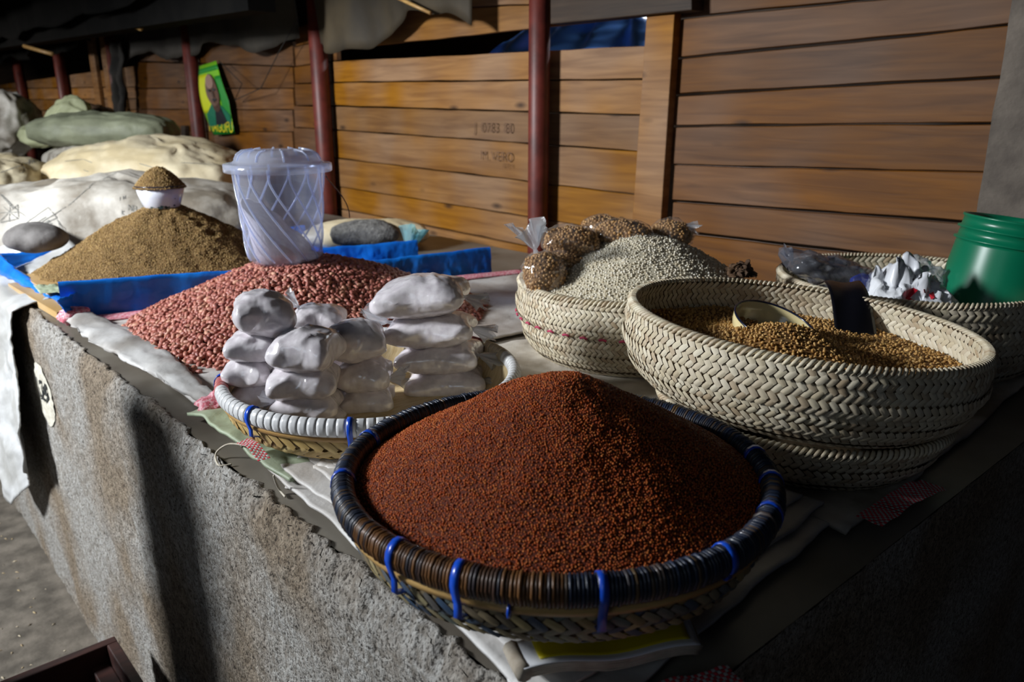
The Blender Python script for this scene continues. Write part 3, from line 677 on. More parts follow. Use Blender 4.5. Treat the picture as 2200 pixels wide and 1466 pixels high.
# one strand of a plait: a bulged strip that dips at both ends
_sv = []; _sf = []
for j in range(4):
    for i in range(5):
        u = -1 + i / 2; v = -1 + 2 * j / 3
        _sv.append((u, v * (1 - .28 * abs(u) ** 3), .42 * (1 - .75 * v * v) * (1 - .55 * u * u) + .16 * u))
for j in range(3):
    for i in range(4): a = j * 5 + i; _sf.append((a, a + 1, a + 6, a + 5))
STRAND_V = np.array(_sv); STRAND_F = np.array(_sf)
def strand_mesh(name, m):
    me = bpy.data.meshes.new(name); me.from_pydata([tuple(v) for v in _sv], [], _sf); me.polygons.foreach_set('use_smooth', [True] * len(_sf)); me.materials.append(m); return me
def plait(parent, prof, hr, dx, ms, inner=False, single=0, alpha=45, see=None, off=0.0, jit=.06, part='strand', over=1.12, coil=False):
    """rows of slanted strands over a surface of revolution; prof: list of (r, z) from bottom to top.
       the strands that show largest are parts of their own, the others form one part"""
    P = np.array(prof, float); seg = np.linalg.norm(np.diff(P, axis=0), axis=1); S = np.concatenate([[0], np.cumsum(seg)]); Ltot = S[-1]
    nrow = max(1, round(Ltot / hr)); hr = Ltot / nrow; al = math.radians(alpha)
    items = []
    for j in range(nrow):
        s = (j + .5) * hr; r = np.interp(s, S, P[:, 0]); z = np.interp(s, S, P[:, 1])
        e = hr * .5; dr = np.interp(min(s + e, Ltot), S, P[:, 0]) - np.interp(max(s - e, 0), S, P[:, 0]); dz = np.interp(min(s + e, Ltot), S, P[:, 1]) - np.interp(max(s - e, 0), S, P[:, 1])
        q = math.hypot(dr, dz); dr /= q; dz /= q
        n = max(8, round(2 * PI * r / dx)); d = 2 * PI * r / n
        sg = 1 if j % 2 else -1
        for i in range(n):
            th = 2 * PI * (i + .25 * (j % 4)) / n
            T = np.array([-math.sin(th), math.cos(th), 0]); Sd = np.array([dr * math.cos(th), dr * math.sin(th), dz]); Nn = np.cross(T, Sd)
            if inner: Nn = -Nn
            a_ = al * sg * (1 + random.uniform(-jit, jit)); A = math.cos(a_) * T + math.sin(a_) * Sd; B = np.cross(Nn, A)
            hl = hr / math.sin(al) * .5 * over; hw = d * math.sin(al) * .5 * 1.0
            c = np.array([r * math.cos(th), r * math.sin(th), z]) + Nn * (off + random.uniform(-.0004, .0006) - (.0022 if coil else 0) * math.cos(2 * PI * (j + .5) / 4))
            items.append((c, A * hl, B * hw, Nn * hw))
    pick = set()
    if single:
        mw = np.array(parent.matrix_basis); cw = np.array([0, 0, CAM_H]); sc = []
        for k, (c, A, B, Nn) in enumerate(items):
            wpos = mw[:3, :3] @ c + mw[:3, 3]; wn = mw[:3, :3] @ Nn; v = cw - wpos; dd = np.linalg.norm(v)
            f = float(wn @ v) / dd / np.linalg.norm(wn)
            if see is not None and not see(wpos): f = -1
            sc.append(f / dd ** 2)
        pick = set(int(k) for k in np.argsort(sc)[::-1][:single] if sc[int(k)] > 0)
    me = strand_mesh(part, ms)
    Vs = []; Fs = []; nb = 0
    for k, (c, A, B, Nn) in enumerate(items):
        if k in pick:
            m4 = Matrix(((A[0], B[0], Nn[0], c[0]), (A[1], B[1], Nn[1], c[1]), (A[2], B[2], Nn[2], c[2]), (0, 0, 0, 1)))
            share(part, me, parent, m4)
        else:
            Vs.append(c + STRAND_V[:, :1] * A + STRAND_V[:, 1:2] * B + STRAND_V[:, 2:] * Nn); Fs.append(STRAND_F + nb); nb += len(STRAND_V)
    if Vs:
        o = mesh_obj('woven_' + part + 's', np.vstack(Vs), np.vstack(Fs), ms, parent); tag(o, kind='stuff')
def basket(name, loc, prof, label, hr=.0125, dx=.0155, single=0, inner=True, rot=None, rim_r=.006, see=None, group='plaited palm baskets on the counter'):
    t = empty(name, loc); tag(t, label, 'basket', group)
    if rot is not None: t.rotation_mode = 'QUATERNION'; t.rotation_quaternion = rot; bpy.context.view_layer.update()
    inn = [(r - .007, z + .004 * (i == 0)) for i, (r, z) in enumerate(prof)]
    MB().lathe([(.002, prof[0][1])] + [(r - .002, z) for r, z in prof] + inn[::-1] + [(.002, prof[0][1] + .008)], 72).build('wall_core', M['straw_shell'], t)
    plait(t, prof, hr, dx, M['palm'], single=single, see=see, part='palm_strand', coil=True)
    if inner: plait(t, [(r - .008, z) for r, z in prof if z > prof[0][1] + .02], hr, dx, M['palm'], inner=True, part='palm_strand', single=0)
    # sewn edge: slanting stitches over the rim
    R, Z = prof[-1][0] - .004, prof[-1][1]; n = round(2 * PI * R / .0082); mb = MB()
    for i in range(n):
        th = 2 * PI * i / n; pts = []
        for q in range(5):
            a = -.5 + PI * 1.0 * q / 4 + (.5 if False else 0); dth = .030 * (q - 2) / 2 * (.25 / R)
            rr = R + .0075 * math.cos(a); pts.append((rr * math.cos(th + dth), rr * math.sin(th + dth), Z + .0065 * math.sin(a)))
        mb.tube(pts, [.0016, .0028, .0032, .0028, .0016], 5)
    o = mb.build('rim_stitching', M['palm'], t); tag(o, kind='stuff')
    return t
def pillow(name, c, ax, hx, hy, hz, m, parent=None, e1=.75, e2=.6, wr=.006, seed=0, nu=48, nv=24, sag=.0, wscale=14, rotz=0, tilt=(0, 0), pinch=None, low=.0, floor=None, crease=0.0, corner=0.0, fold=0.0):
    """a filled bag: soft superellipsoid, creased; ax = direction of its long side"""
    V = []; F = []
    ax = Vector(ax).normalized(); up = Vector((0, 0, 1)); ay = up.cross(ax).normalized(); up = ax.cross(ay)
    sgp = lambda v, p: math.copysign(abs(v) ** p, v)
    for j in range(nv + 1):
        ph = -PI / 2 + PI * j / nv
        for i in range(nu):
            th = 2 * PI * i / nu
            x = sgp(math.cos(ph), e1) * sgp(math.cos(th), e2); y = sgp(math.cos(ph), e1) * sgp(math.sin(th), e2); z = sgp(math.sin(ph), e1 * .95)
            cr = abs(x * y)
            ck = 1 + corner * cr * cr
            z *= 1 - .30 * cr                       # thinner at the corners
            z += sag * (x * x - .4) + .0
            px, py, pz = x * hx * (1 + .10 * cr) * ck, y * hy * (1 + .10 * cr) * ck, z * hz
            if pz < 0: pz *= .85
            nx, ny_, nz_ = px * wscale + seed * 7.3, py * wscale, pz * wscale
            d = wr * fbm(nx, ny_, nz_, 3) - wr * 1.5 * (abs(fbm(nx * 1.4 + 3, ny_ * 1.4, nz_ * 1.4, 2)) - .2) - crease * abs(fbm(nx * .9 + 31, ny_ * .9, nz_ * .9, 2)) ** .6 + low * fbm(nx * .3, ny_ * .3 + seed, 0, 2)
            if fold: d -= fold * abs(fbm(px * 5 + seed, py * 16, pz * 9, 2)) + fold * .7 * abs(fbm(px * 14, py * 5 + seed, pz * 5, 2))
            ln = math.sqrt(px * px + py * py + pz * pz) + 1e-6
            k = 1 + d / ln
            px, py, pz = px * k, py * k, pz * k
            pz += tilt[0] * px + tilt[1] * py
            w_ = Vector(c) + ax * px + ay * py + up * pz
            if floor is not None and w_.z < floor: w_.z = floor + .02 * (w_.z - floor)
            V.append(w_)
    for j in range(nv):
        for i in range(nu): F.append((j * nu + i, j * nu + (i + 1) % nu, (j + 1) * nu + (i + 1) % nu, (j + 1) * nu + i))
    F.append(tuple(range(nu))[::-1]); F.append(tuple(nv * nu + i for i in range(nu)))
    off = Vector(parent.location) if parent is not None else Vector((0, 0, 0))
    return mesh_obj(name, [v - off for v in V], F, m, parent)
def frill(name, base, d, ln, r0, r1, m, parent=None, seed=0, n=28, rows=7):
    """gathered, tied end of a plastic bag"""
    d = Vector(d).normalized(); a = d.cross(Vector((0, 0, 1))) if abs(d.z) < .9 else d.cross(Vector((1, 0, 0))); a.normalize(); b = d.cross(a)
    V = []; F = []
    for j in range(rows + 1):
        t = j / rows; r = r0 + (r1 - r0) * t ** 1.3 if t > .25 else r0 * (1 - .4 * math.sin(t / .25 * PI))
        for i in range(n):
            th = 2 * PI * i / n; q = r * (1 + .45 * t * math.sin(th * 5 + seed) + .35 * t * math.sin(th * 9 + 2 * seed))
            V.append(Vector(base) + d * (ln * t * (1 + .22 * math.sin(th * 3 + seed) * t)) + a * q * math.cos(th) * 1.25 + b * q * math.sin(th) * .6)
    for j in range(rows):
        for i in range(n): F.append((j * n + i, j * n + (i + 1) % n, (j + 1) * n + (i + 1) % n, (j + 1) * n + i))
    off = Vector(parent.location) if parent is not None else Vector((0, 0, 0))
    return mesh_obj(name, [v - off for v in V], F, m, parent)

def drop_on(px_py, obj_bvh, origin=None):
    d = Vector(ray(*px_py)).normalized(); return obj_bvh.ray_cast(Vector((0, 0, CAM_H)), d)

# =================================================================== SACKS spread on the counter
def sacking(name, corners, m, label, base=TOP, th=.004, amp=.004, seed=0, n=(40, 30), roll=None, cat='sack', kind=None, group=None):
    """flat empty sack; corners in plan order a-b-c-d"""
    a, b, c, d = [Vector((x, y, 0)) for x, y in corners]
    def fn(u, v):
        p = (a * (1 - u) + b * u) * (1 - v) + (d * (1 - u) + c * u) * v
        e = .006
        x = p.x + e * fbm(p.x * 9, p.y * 9, seed); y = p.y + e * fbm(p.x * 9, p.y * 9, seed + 3)
        z = base + th * .5 + .001 + amp * (.6 + abs(fbm(p.x * 6, p.y * 6, seed, 2)) + .4 * fbm(p.x * 17, p.y * 17, seed + 1, 2))
        return (x, y, z)
    o = sheet(name, fn, n[0], n[1], m, t=th); return tag(o, label, cat, group, kind)

M['peanut_sack'] = woven_mat('peanut_sacking', (206, 202, 198), (166, 156, 148))
M['hem_pink'] = mat('pink_weave', (206, 104, 120), (226, 176, 184), rough=.6, scale=160, ramp=(.45, .55), bump=.4, bscale=300)
pa = sacking('empty_sack', [(.44, 2.095), (1.64, 1.82), (1.50, 1.27), (.445, 1.33)], M['peanut_sack'], 'white sack with pink end band spread under the peanuts', amp=.006, seed=2, n=(70, 50))
def band_fn(u, v):
    a, b, c_, d = [Vector((x, y, 0)) for x, y in [(.44, 2.095), (1.64, 1.82), (1.50, 1.27), (.445, 1.33)]]
    v = .012 + .085 * v; p = (a * (1 - u) + b * u) * (1 - v) + (d * (1 - u) + c_ * u) * v
    return (p.x, p.y, TOP + .012 + .004 * math.sin(v / .097 * PI) + .002 * fbm(p.x * 8, p.y * 8, 1))
sheet('pink_band', band_fn, 60, 6, M['hem_pink'], pa, t=.002)
# rolled front hem of the peanut sack along the counter edge
hem = empty('sack_hem', (.41, 1.7, TOP)); tag(hem, 'white rolled sack hem along the counter edge before the peanuts', 'sack')
def hem_fn(u, v):
    y = 2.06 - .80 * u; a = v * 2 * PI
    w_ = .034 + .012 * math.sin(u * 5) + .010 * fbm(y * 7, 1, 0); h_ = .012 + .005 * fbm(y * 9, 4, 0)
    x = .447 + .012 * math.sin(u * 3.0) + .012 * u + w_ * math.cos(a) * 1.0; z = TOP + .010 + h_ * (.55 + .9 * math.sin(a) if math.sin(a) > 0 else .55 + .55 * math.sin(a))
    return Vector((x + .006 * fbm(y * 22, a, 0), y, z + .005 * fbm(y * 14, a * 2, 3) - .004 * abs(fbm(y * 6, a * 4, 8)))) - Vector(hem.location)
M['hem_sack'] = woven_mat('hem_sacking', (192, 190, 188), (146, 140, 134))
sheet('rolled_hem', hem_fn, 60, 20, M['hem_sack'], hem, t=0)
def tuft(y, x, nm, sd):
    o = pillow(nm, (x, y, TOP + .020), (0, 1, 0), .028, .036, .022, M['hem_pink'], hem, e1=.9, e2=.7, wr=.008, seed=sd, nu=28, nv=14, wscale=40)
M['hem_pink'] = mat('pink_weave', (206, 104, 120), (226, 176, 184), rough=.6, scale=160, ramp=(.45, .55), bump=.4, bscale=300)
tuft(2.075, .440, 'pink_end', 1); tuft(1.262, .465, 'pink_end', 4)

# folded sacks under the trays
M['stack_sack'] = woven_mat('folded_sacking', (218, 216, 214), (186, 180, 174))
specs = [([(.425, 1.02), (.66, 1.12), (.95, .40), (.39, .36)], 'bottom white folded sack under the red millet tray', TOP, .010),
         ([(.435, .98), (.70, 1.06), (.90, .42), (.41, .39)], 'second white folded sack under the red millet tray', TOP + .008, .010),
         ([(.455, .93), (.70, 1.00), (.88, .44), (.44, .43)], 'top white folded sack under the red millet tray', TOP + .016, .008)]
for i, (cs, lb, bz, th) in enumerate(specs):
    o = sacking('folded_sack', cs, M['stack_sack'], lb, bz, .004, .008, 11 + i, (60, 80), group='folded sacks under the trays')
sacking('folded_sack', [(.408, 1.27), (.72, 1.30), (.70, .95), (.420, .93)], M['green_sack'], 'pale green folded sack under the flour tray', TOP + .003, .005, .014, 31, (70, 60), group='folded sacks under the trays')
sacking('folded_sack', [(.98, 1.26), (1.62, 1.16), (1.80, .42), (.86, .37)], M['grey_sack'], 'soiled white sack under the palm baskets', TOP, .006, .006, 41, (50, 50), group='folded sacks under the trays')
# red-checked seam ends
def check_band(name, a, b, wdt, label, z, sd):
    """checked woven band built of alternating red and white yarns"""
    t = empty(name, (a[0], a[1], z)); tag(t, label, 'sack band')
    a = Vector((a[0], a[1], 0)); b = Vector((b[0], b[1], 0)); ln = (b - a).length; d = (b - a) / ln; s = Vector((-d.y, d.x, 0))
    nu = int(ln / .0038); nv = int(wdt / .0036)
    for col, m in ((0, M['red_check']), (1, M['white_sack'])):
        mb = MB()
        for i in range(nu):
            for j in range(nv):
                if (i + j) % 2 != col: continue
                p = a + d * (i + .5) * ln / nu + s * ((j + .5) / nv - .5) * wdt; zz = z + .006 * fbm(p.x * 20, p.y * 20, sd) + .010 * math.sin((i + .5) / nu * PI) * .6
                V = [];
                for (q, r, h) in ((-.5, -.5, 0), (.5, -.5, 0), (.5, .5, 0), (-.5, .5, 0), (0, 0, .0016)):
                    pp = p + d * q * ln / nu * 1.05 + s * r * wdt / nv * 1.05; V.append((pp.x - t.location.x, pp.y - t.location.y, zz + h - z))
                mb.add(V, [(0, 1, 4), (1, 2, 4), (2, 3, 4), (3, 0, 4)])
        o = mb.build('red_yarn' if col == 0 else 'white_yarn', m, t); tag(o, kind='stuff')
    return t
check_band('checked_band', (.40, .352), (.545, .305), .05, 'red and white checked sack edge beside the yellow magazine', TOP + .012, 1)
q1, q2 = atz(522, 950, TOP + .036), atz(568, 986, TOP + .036)
check_band('checked_band', (q1.x, q1.y), (q2.x, q2.y), .018, 'red checked seam end of a folded sack before the flour tray', TOP + .036, 2)
check_band('checked_band', (.90, .362), (1.06, .350), .034, 'pinkish red checked sack corner under the lower palm basket', TOP + .016, 3)
# frayed layered edges of the sacks along the counter
for i in range(4):
    sd = 60 + i
    def fold_fn(u, v, i=i, sd=sd):
        y = 1.055 - .03 * i - (.64 - .03 * i) * u
        x = .405 + .012 * i + .040 * math.sin(min(1, (1 - u) * 1.3) * PI * .5) + .018 * fbm(y * 6, sd, 0) + .085 * v - (1 - v) * (.014 * fbm(y * 24, sd, 2) + .006 * fbm(y * 90, sd, 5))
        z = TOP + .008 + .008 * i + .008 * math.sin(v * PI) + .010 * fbm(y * 7, v * 3, sd) + .004 * fbm(y * 25, v * 5, sd) + (.0 if v > .1 else -.005)
        return (x, y, z)
    lb = ['lowest', 'second', 'third', 'uppermost'][i] + ' frayed white sack fold along the counter edge beside the millet tray'
    tag(sheet('frayed_fold', fold_fn, 90, 8, M['stack_sack'], t=.0025), lb, 'sack', 'frayed sack folds at the counter edge')
# twine
def twine(name, pts, label, r=.0016):
    P = [Vector(p) for p in pts]; out = []
    for i in range(len(P) - 1):
        p0 = P[max(i - 1, 0)]; p1 = P[i]; p2 = P[i + 1]; p3 = P[min(i + 2, len(P) - 1)]
        for k in range(8):
            t = k / 8; out.append(.5 * ((2 * p1) + (p2 - p0) * t + (2 * p0 - 5 * p1 + 4 * p2 - p3) * t * t + (3 * p1 - p0 - 3 * p2 + p3) * t ** 3))
    out.append(P[-1]); return tag(MB().tube(out, r, 6).build(name, M['string']), label, 'twine')
twine('loose_twine', [atz(530, 958, .948), atz(490, 955, .945), atz(464, 975, .928), atz(470, 1000, .923), atz(498, 998, .923)], 'loop of pale twine hanging off the green sack')
twine('loose_twine', [atz(588, 1022, .950), atz(594, 1040, .936), atz(603, 1056, .924), atz(613, 1068, .923)], 'short frayed twine end beside the folded sacks')

# magazine and papers under the millet tray
mg = empty('yellow_magazine', (.45, .42, TOP + .03)); tag(mg, 'yellow covered magazine with curled pages under the millet tray', 'magazine')
A = atz(1098, 1380, .957); B = atz(1126, 1444, .957); C = atz(1505, 1394, .957); D_ = atz(1480, 1325, .957)
def mag(u, v, z): p = A.lerp(D_, u).lerp(B.lerp(C, u), v); return Vector((p.x, p.y, z + .003 * math.sin(u * 9) + .004 * (v ** 3))) - Vector(mg.location)
for k in range(5):
    sheet('page', lambda u, v, k=k: mag(u * (1 + .004 * k), v * (1 - .02 * (4 - k)) + .03 * fbm(u * 7, k, 2) * v, (.944 + .0024 * k)), 26, 8, M['paper'], mg, t=.0016)
sheet('white_margin', lambda u, v: mag(u, v, .9557), 26, 8, M['white_bag'], mg, t=.0008)
sheet('yellow_panel', lambda u, v: mag(.10 + u * .85, v * .80, .9572), 26, 8, M['yellow_print'], mg, t=.0006)
sp_ = [mag(0, v / 5, .951) for v in range(6)]
MB().tube(sp_, .008, 8).build('rolled_spine', M['paper'], mg)

# =================================================================== SACK HEAP at the far end
ra = Vector(_r); hv = Vector(_h)
def big_sack(name, c, ax, hx, hy, hz, m, label, seed, low=.03, wr=.012, tilt=(0, 0), **k):
    o = pillow(name, c, ax, hx, hy, hz, m, None, e1=.7, e2=.6, wr=wr, seed=seed, nu=96, nv=48, wscale=9, low=low, tilt=tilt, floor=TOP + .006, fold=.020, **k)
    return tag(o, label, 'sack', 'filled sacks heaped at the far end of the counter')
s1 = big_sack('grain_sack', (.86, 3.27, 1.01), (.80, -.45, 0), .56, .30, .165, M['grey_sack'], 'soiled white printed sack lying behind the brown seed heap', 1, .05, .009)
s2 = big_sack('grain_sack', (1.24, 3.88, 1.075), (.75, -.62, 0), .44, .32, .205, M['cream_sack'], 'sunlit cream sack lying behind the clear tub', 2, .05, .009)
s3 = big_sack('grain_sack', (.62, 4.12, 1.05), (.35, .93, 0), .46, .25, .18, M['cream_sack'], 'cream printed sack at the outer edge of the heap', 3, .05, .008)
s4 = big_sack('grain_sack', (1.36, 4.86, 1.07), (.15, .98, 0), .52, .34, .19, M['grey_sack'], 'white sack underneath the olive sack', 4)
s5 = big_sack('olive_sack', atF(222, 283, 4.35), (.80, -.60, 0), .36, .17, .105, M['olive_sack'], 'plump olive green sack lying on top of the heap', 5, .02, .008)
s6 = big_sack('pale_green_sack', atF(150, 262, 4.6), (.6, -.3, .75), .15, .11, .12, M['lime_sack'], 'pale green tied sack neck standing against the olive sack', 6, .02, .01)
s6b = big_sack('pale_green_sack', atF(105, 293, 4.55), (.75, -.66, 0), .13, .13, .075, M['lime_sack'], 'pointed pale green sack corner beside the far red pole', 16, .02, .01)
s7 = big_sack('brown_sack', atF(200, 246, 4.9), (.75, -.66, 0), .12, .10, .075, M['brown_bag'], 'small dark brown bag behind the olive sack', 7, .02, .008)
s8 = big_sack('grey_bundle', atF(15, 270, 4.7), (.75, -.66, 0), .17, .2, .20, M['grey_sack'], 'grey bundle of sacks in front of the farthest pole', 8, .05, .02)
s9 = big_sack('grey_bundle', atF(8, 232, 4.9), (.75, -.66, 0), .14, .15, .06, M['dark_cloth'], 'dark bundle lying on top of the grey bundle', 9, .04, .02)
# support below the upper row so the far sacks rest on something
big_sack('grain_sack', (.66, 5.06, 1.02), (.1, .99, 0), .44, .28, .16, M['grey_sack'], 'grey sack underneath the grey bundle', 17)
# printed marks on the sacks
dg = bpy.context.evaluated_depsgraph_get()
def bvh_of(o):
    me = o.data; return BVHTree.FromPolygons([tuple(o.matrix_world @ v.co) for v in me.vertices], [tuple(p.vertices) for p in me.polygons])
bpy.context.view_layer.update()
def print_lines(o, strokes, width=.004, m='print', name='printed_mark'):
    """ink lines laid on the sack's own surface; strokes are polylines in photo pixels"""
    bv = bvh_of(o); mb = MB()
    for st in strokes:
        pts = []
        for (a, b) in zip(st, st[1:]):
            n = max(2, int(math.hypot(b[0] - a[0], b[1] - a[1]) / 6))
            for k in range(n + 1):
                h = drop_on((a[0] + (b[0] - a[0]) * k / n, a[1] + (b[1] - a[1]) * k / n), bv)
                if h[0] is not None: pts.append((h[0] + h[1] * .0015, h[1]))
        for (p, n1), (q, n2) in zip(pts, pts[1:]):
            if (q - p).length > .12 or (q - p).length < 1e-5: continue
            s = (q - p).cross(n1).normalized() * width * .5
            mb.add([p - s, p + s, q + s, q - s], [(0, 1, 2, 3)])
    if mb.V: tag(mb.build(name, M[m], o), kind='stuff')
def letters(x, y, s, txt, sl=.3):
    """simple stroke letters"""
    G = {'N': [[(0, 1), (0, 0), (.6, 1), (.6, 0)]], 'B': [[(0, 1), (0, 0), (.5, 0), (.6, .25), (.5, .5), (0, .5)], [(.5, .5), (.6, .75), (.5, 1), (0, 1)]], 'A': [[(0, 1), (.3, 0), (.6, 1)], [(.15, .6), (.45, .6)]],
         'I': [[(0, 0), (0, 1)]], 'T': [[(0, 0), (.6, 0)], [(.3, 0), (.3, 1)]], 'K': [[(0, 0), (0, 1)], [(.6, 0), (0, .5), (.6, 1)]], 'G': [[(.6, .1), (.1, .1), (0, .5), (.1, 1), (.6, 1), (.6, .6)]]}
    out = []
    for i, ch in enumerate(txt):
        for st in G.get(ch, []): out.append([(x + (i * .85 + a) * s, y + b * s - (i * .85 + a) * s * sl) for a, b in st])
    return out
st1 = [[(0, 415), (40, 455), (66, 472)], [(0, 475), (38, 440), (40, 470), (0, 478)], [(8, 445), (38, 470)], [(22, 436), (20, 476)], [(0, 458), (38, 456)],
       [(104, 446), (122, 468), (60, 497), (52, 482), (104, 446)], [(122, 472), (148, 510), (95, 528)], [(8, 513), (28, 535)],
       [(66, 492), (150, 440), (200, 395), (250, 372)], [(126, 478), (130, 492), (112, 500)], [(0, 418), (30, 450)]]
for k in range(5): st1.append([(64 + k * 3, 488 + k * 3.2), (100 + k * 3, 466 + k * 3.4)])
st1 += letters(276, 440, 12, 'NB', -.2) + letters(262, 452, 9, 'K', -.2) + letters(258, 424, 8, 'IN') 
print_lines(s1, st1, .0018)
print_lines(s3, [[(0, 372), (60, 350), (110, 330)], [(0, 330), (40, 335)], [(50, 358), (55, 366), (48, 372)], [(140, 346), (200, 342)], [(160, 352), (190, 350)], [(100, 362), (170, 372)]] + letters(60, 345, 10, 'TAK', .3), .003)
print_lines(s2, [[(140, 347), (180, 343), (198, 350)], [(180, 366), (190, 369)], [(390, 350), (500, 356)], [(300, 352), (370, 372)]], .003)

# sack draped over the counter edge
def hang_fn(u, v):
    y = 2.31 + 1.10 * u                                     # along the counter
    if v < .25:
        t = v / .25; x = .62 - .26 * t; z = TOP + .012 + .10 * (1 - t) ** 2 * (.3 + u) + .012 * fbm(y * 5, t * 3, 1)
    else:
        t = (v - .25) / .75; bot = (.49 - .22 * u / .29 if u < .29 else .26) + .02 * fbm(y * 3, 1, 0)
        z = TOP - (TOP - bot) * t; x = .352 - .035 * t + .018 * math.sin(y * 13 + t) * t + .014 * fbm(y * 6, z * 5, 2) - .012 * abs(fbm(y * 14, z * 14, 4))
        x = min(x, .356)
    return (x, y, z)
tag(sheet('draped_sack', hang_fn, 60, 80, M['white_sack'], t=.003), 'white woven sack hanging down over the counter edge', 'sack')

# =================================================================== BLUE TARPAULIN BOX round the brown seed
bt = empty('blue_tarpaulin', (.9, 2.4, TOP)); tag(bt, 'blue plastic tarpaulin folded into low walls round the brown seed', 'tarpaulin'); btl = Vector(bt.location)
def tarp_wall(nm, a, b, h, w_=.02, sd=0, hb=None):
    a = Vector((*a, 0)); b = Vector((*b, 0)); d = (b - a); s = Vector((-d.y, d.x, 0)).normalized()
    def fn(u, v):
        p = a + d * u; hh = h if hb is None else h + (hb - h) * u
        cr = .006 * fbm(u * 9, v * 2, sd, 2) + .005 * abs(fbm(u * 26, v * 5, sd, 2))
        if v < .45: t = v / .45; q = p - s * (w_ * .7 * (1 - .55 * t) + cr * (1 - t * .5)); z = TOP + .004 + hh * t
        elif v < .55: t = (v - .45) / .1; q = p + s * (w_ * .6 * (t - .5)); z = TOP + .004 + hh + .003 * math.sin(t * PI)
        else: t = (v - .55) / .45; q = p + s * (w_ * .5 + cr); z = TOP + .004 + hh * (1 - t)
        return Vector((q.x, q.y, z + .003 * fbm(u * 5, 1, sd) + .0015 * fbm(u * 20, v * 6, sd))) - btl
    return sheet(nm, fn, 90, 22, M['blue'], bt, t=0)
pA = atz(138, 692, TOP); pB = atz(455, 640, TOP); 
tarp_wall('front_wall', (pA.x, pA.y), (1.20, 1.955), .092, sd=1, hb=.070)
tarp_wall('front_wall_end', (1.12, 1.99), (1.575, 1.885), .066, sd=4, hb=.075)
tarp_wall('back_wall', (1.00, 2.36), (1.52, 2.20), .055, sd=6, hb=.065)
tarp_wall('back_wall', (.40, 2.86), (1.42, 2.80), .06, sd=9)
def lip_fn(u, v):
    y = 2.84 - (2.84 - 2.15) * u; x = .395 + .055 * u + .05 * v + .008 * fbm(y * 14, v * 3, 2)
    return Vector((x, y, TOP + .022 + (.055 * (1 - u) ** 3 + .008) * math.sin(min(1, v * 1.4) * PI) + .006 * fbm(y * 18, v * 4, 6))) - btl
sheet('side_lip', lip_fn, 50, 10, M['blue'], bt, t=.002)
sheet('floor_sheet', lambda u, v: Vector((.42 + 1.0 * u, 2.14 - .12 * u + .72 * v, TOP + .006 + .002 * fbm(u * 9, v * 9, 3))) - btl, 30, 30, M['blue'], bt, t=.002)
def flap_fn(u, v):
    p = atz(128, 640, TOP + .07).lerp(atz(160, 690, TOP), v); return Vector((p.x - .01 + .055 * u * (1 - .3 * v), p.y + .05 * u - .02 + .012 * math.sin(v * 9), p.z + .006 * fbm(u * 5, v * 5, 2))) - btl
sheet('corner_flap', flap_fn, 12, 14, M['blue'], bt, t=.002)
for i, (c, lb) in enumerate([(((.395, 2.60), (.455, 2.60), (.475, 2.14), (.415, 2.14), .020), 'rough pale lath under the corner of the blue tarpaulin'), (((.43, 2.62), (.50, 2.60), (.50, 2.30), (.44, 2.32), .038), 'short pale offcut lying on the lath by the tarpaulin')]):
    a, b, c_, d, tp_ = c; z0 = TOP + (.002 if i == 0 else .0225); z1 = TOP + tp_
    V = [(*q, z0) for q in (a, b, c_, d)] + [(*q, z1) for q in (a, b, c_, d)]
    o = mesh_obj('timber_lath', V, [(0, 1, 2, 3), (7, 6, 5, 4), (0, 4, 5, 1), (1, 5, 6, 2), (2, 6, 7, 3), (3, 7, 4, 0)], M['pale_timber'], None, False); tag(o, lb, 'lath', 'pale laths by the tarpaulin')
tag(sheet('green_scrap', lambda u, v: (.415 + .05 * u + .01 * v, 2.30 + .12 * v - .03 * u, TOP + .0405 + .004 * fbm(u * 6, v * 6, 1)), 10, 12, M['green_sack'], t=.0015), 'pale green scrap of sacking lying on the laths', 'sacking scrap')
# crumpled white plastic behind the tarpaulin
def crumple(name, c, ax, L_, W_, H_, m, label, sd, cat='plastic sheet'):
    ax = Vector((*ax, 0)).normalized(); ay = Vector((-ax.y, ax.x, 0))
    def fn(u, v):
        p = Vector(c) + ax * L_ * (u - .5) + ay * W_ * (v - .5) * (1 + .3 * fbm(u * 3, sd, 0)); e = math.sin(u * PI) * math.sin(v * PI)
        return p + Vector((.012 * fbm(u * 9, v * 9, sd), .012 * fbm(u * 9, v * 9, sd + 4), H_ * e ** .6 * (.6 + .8 * abs(fbm(u * 4.5, v * 4.5, sd + 2, 2)))))
    return tag(sheet(name, fn, 46, 26, m, t=.0015), label, cat)
crumple('white_plastic', (.55, 2.98, TOP + .008), (.75, -.3), .34, .16, .06, M['white_bag'], 'crumpled white plastic sheet beside the grey stone', 3)
crumple('white_plastic', (1.10, 2.98, TOP + .008), (.8, -.3), .42, .20, .10, M['white_bag'], 'crumpled white plastic sheet behind the brown seed heap', 5)
st = pillow('grey_stone', (*atz(82, 525, TOP + .115).xy, TOP + .13), (.75, -.66, 0), .085, .065, .050, M['stone'], None, e1=1, e2=.95, wr=.004, seed=3, nu=40, nv=22, wscale=10, low=.02); tag(st, 'smooth grey stone weighing down the white sack', 'stone')
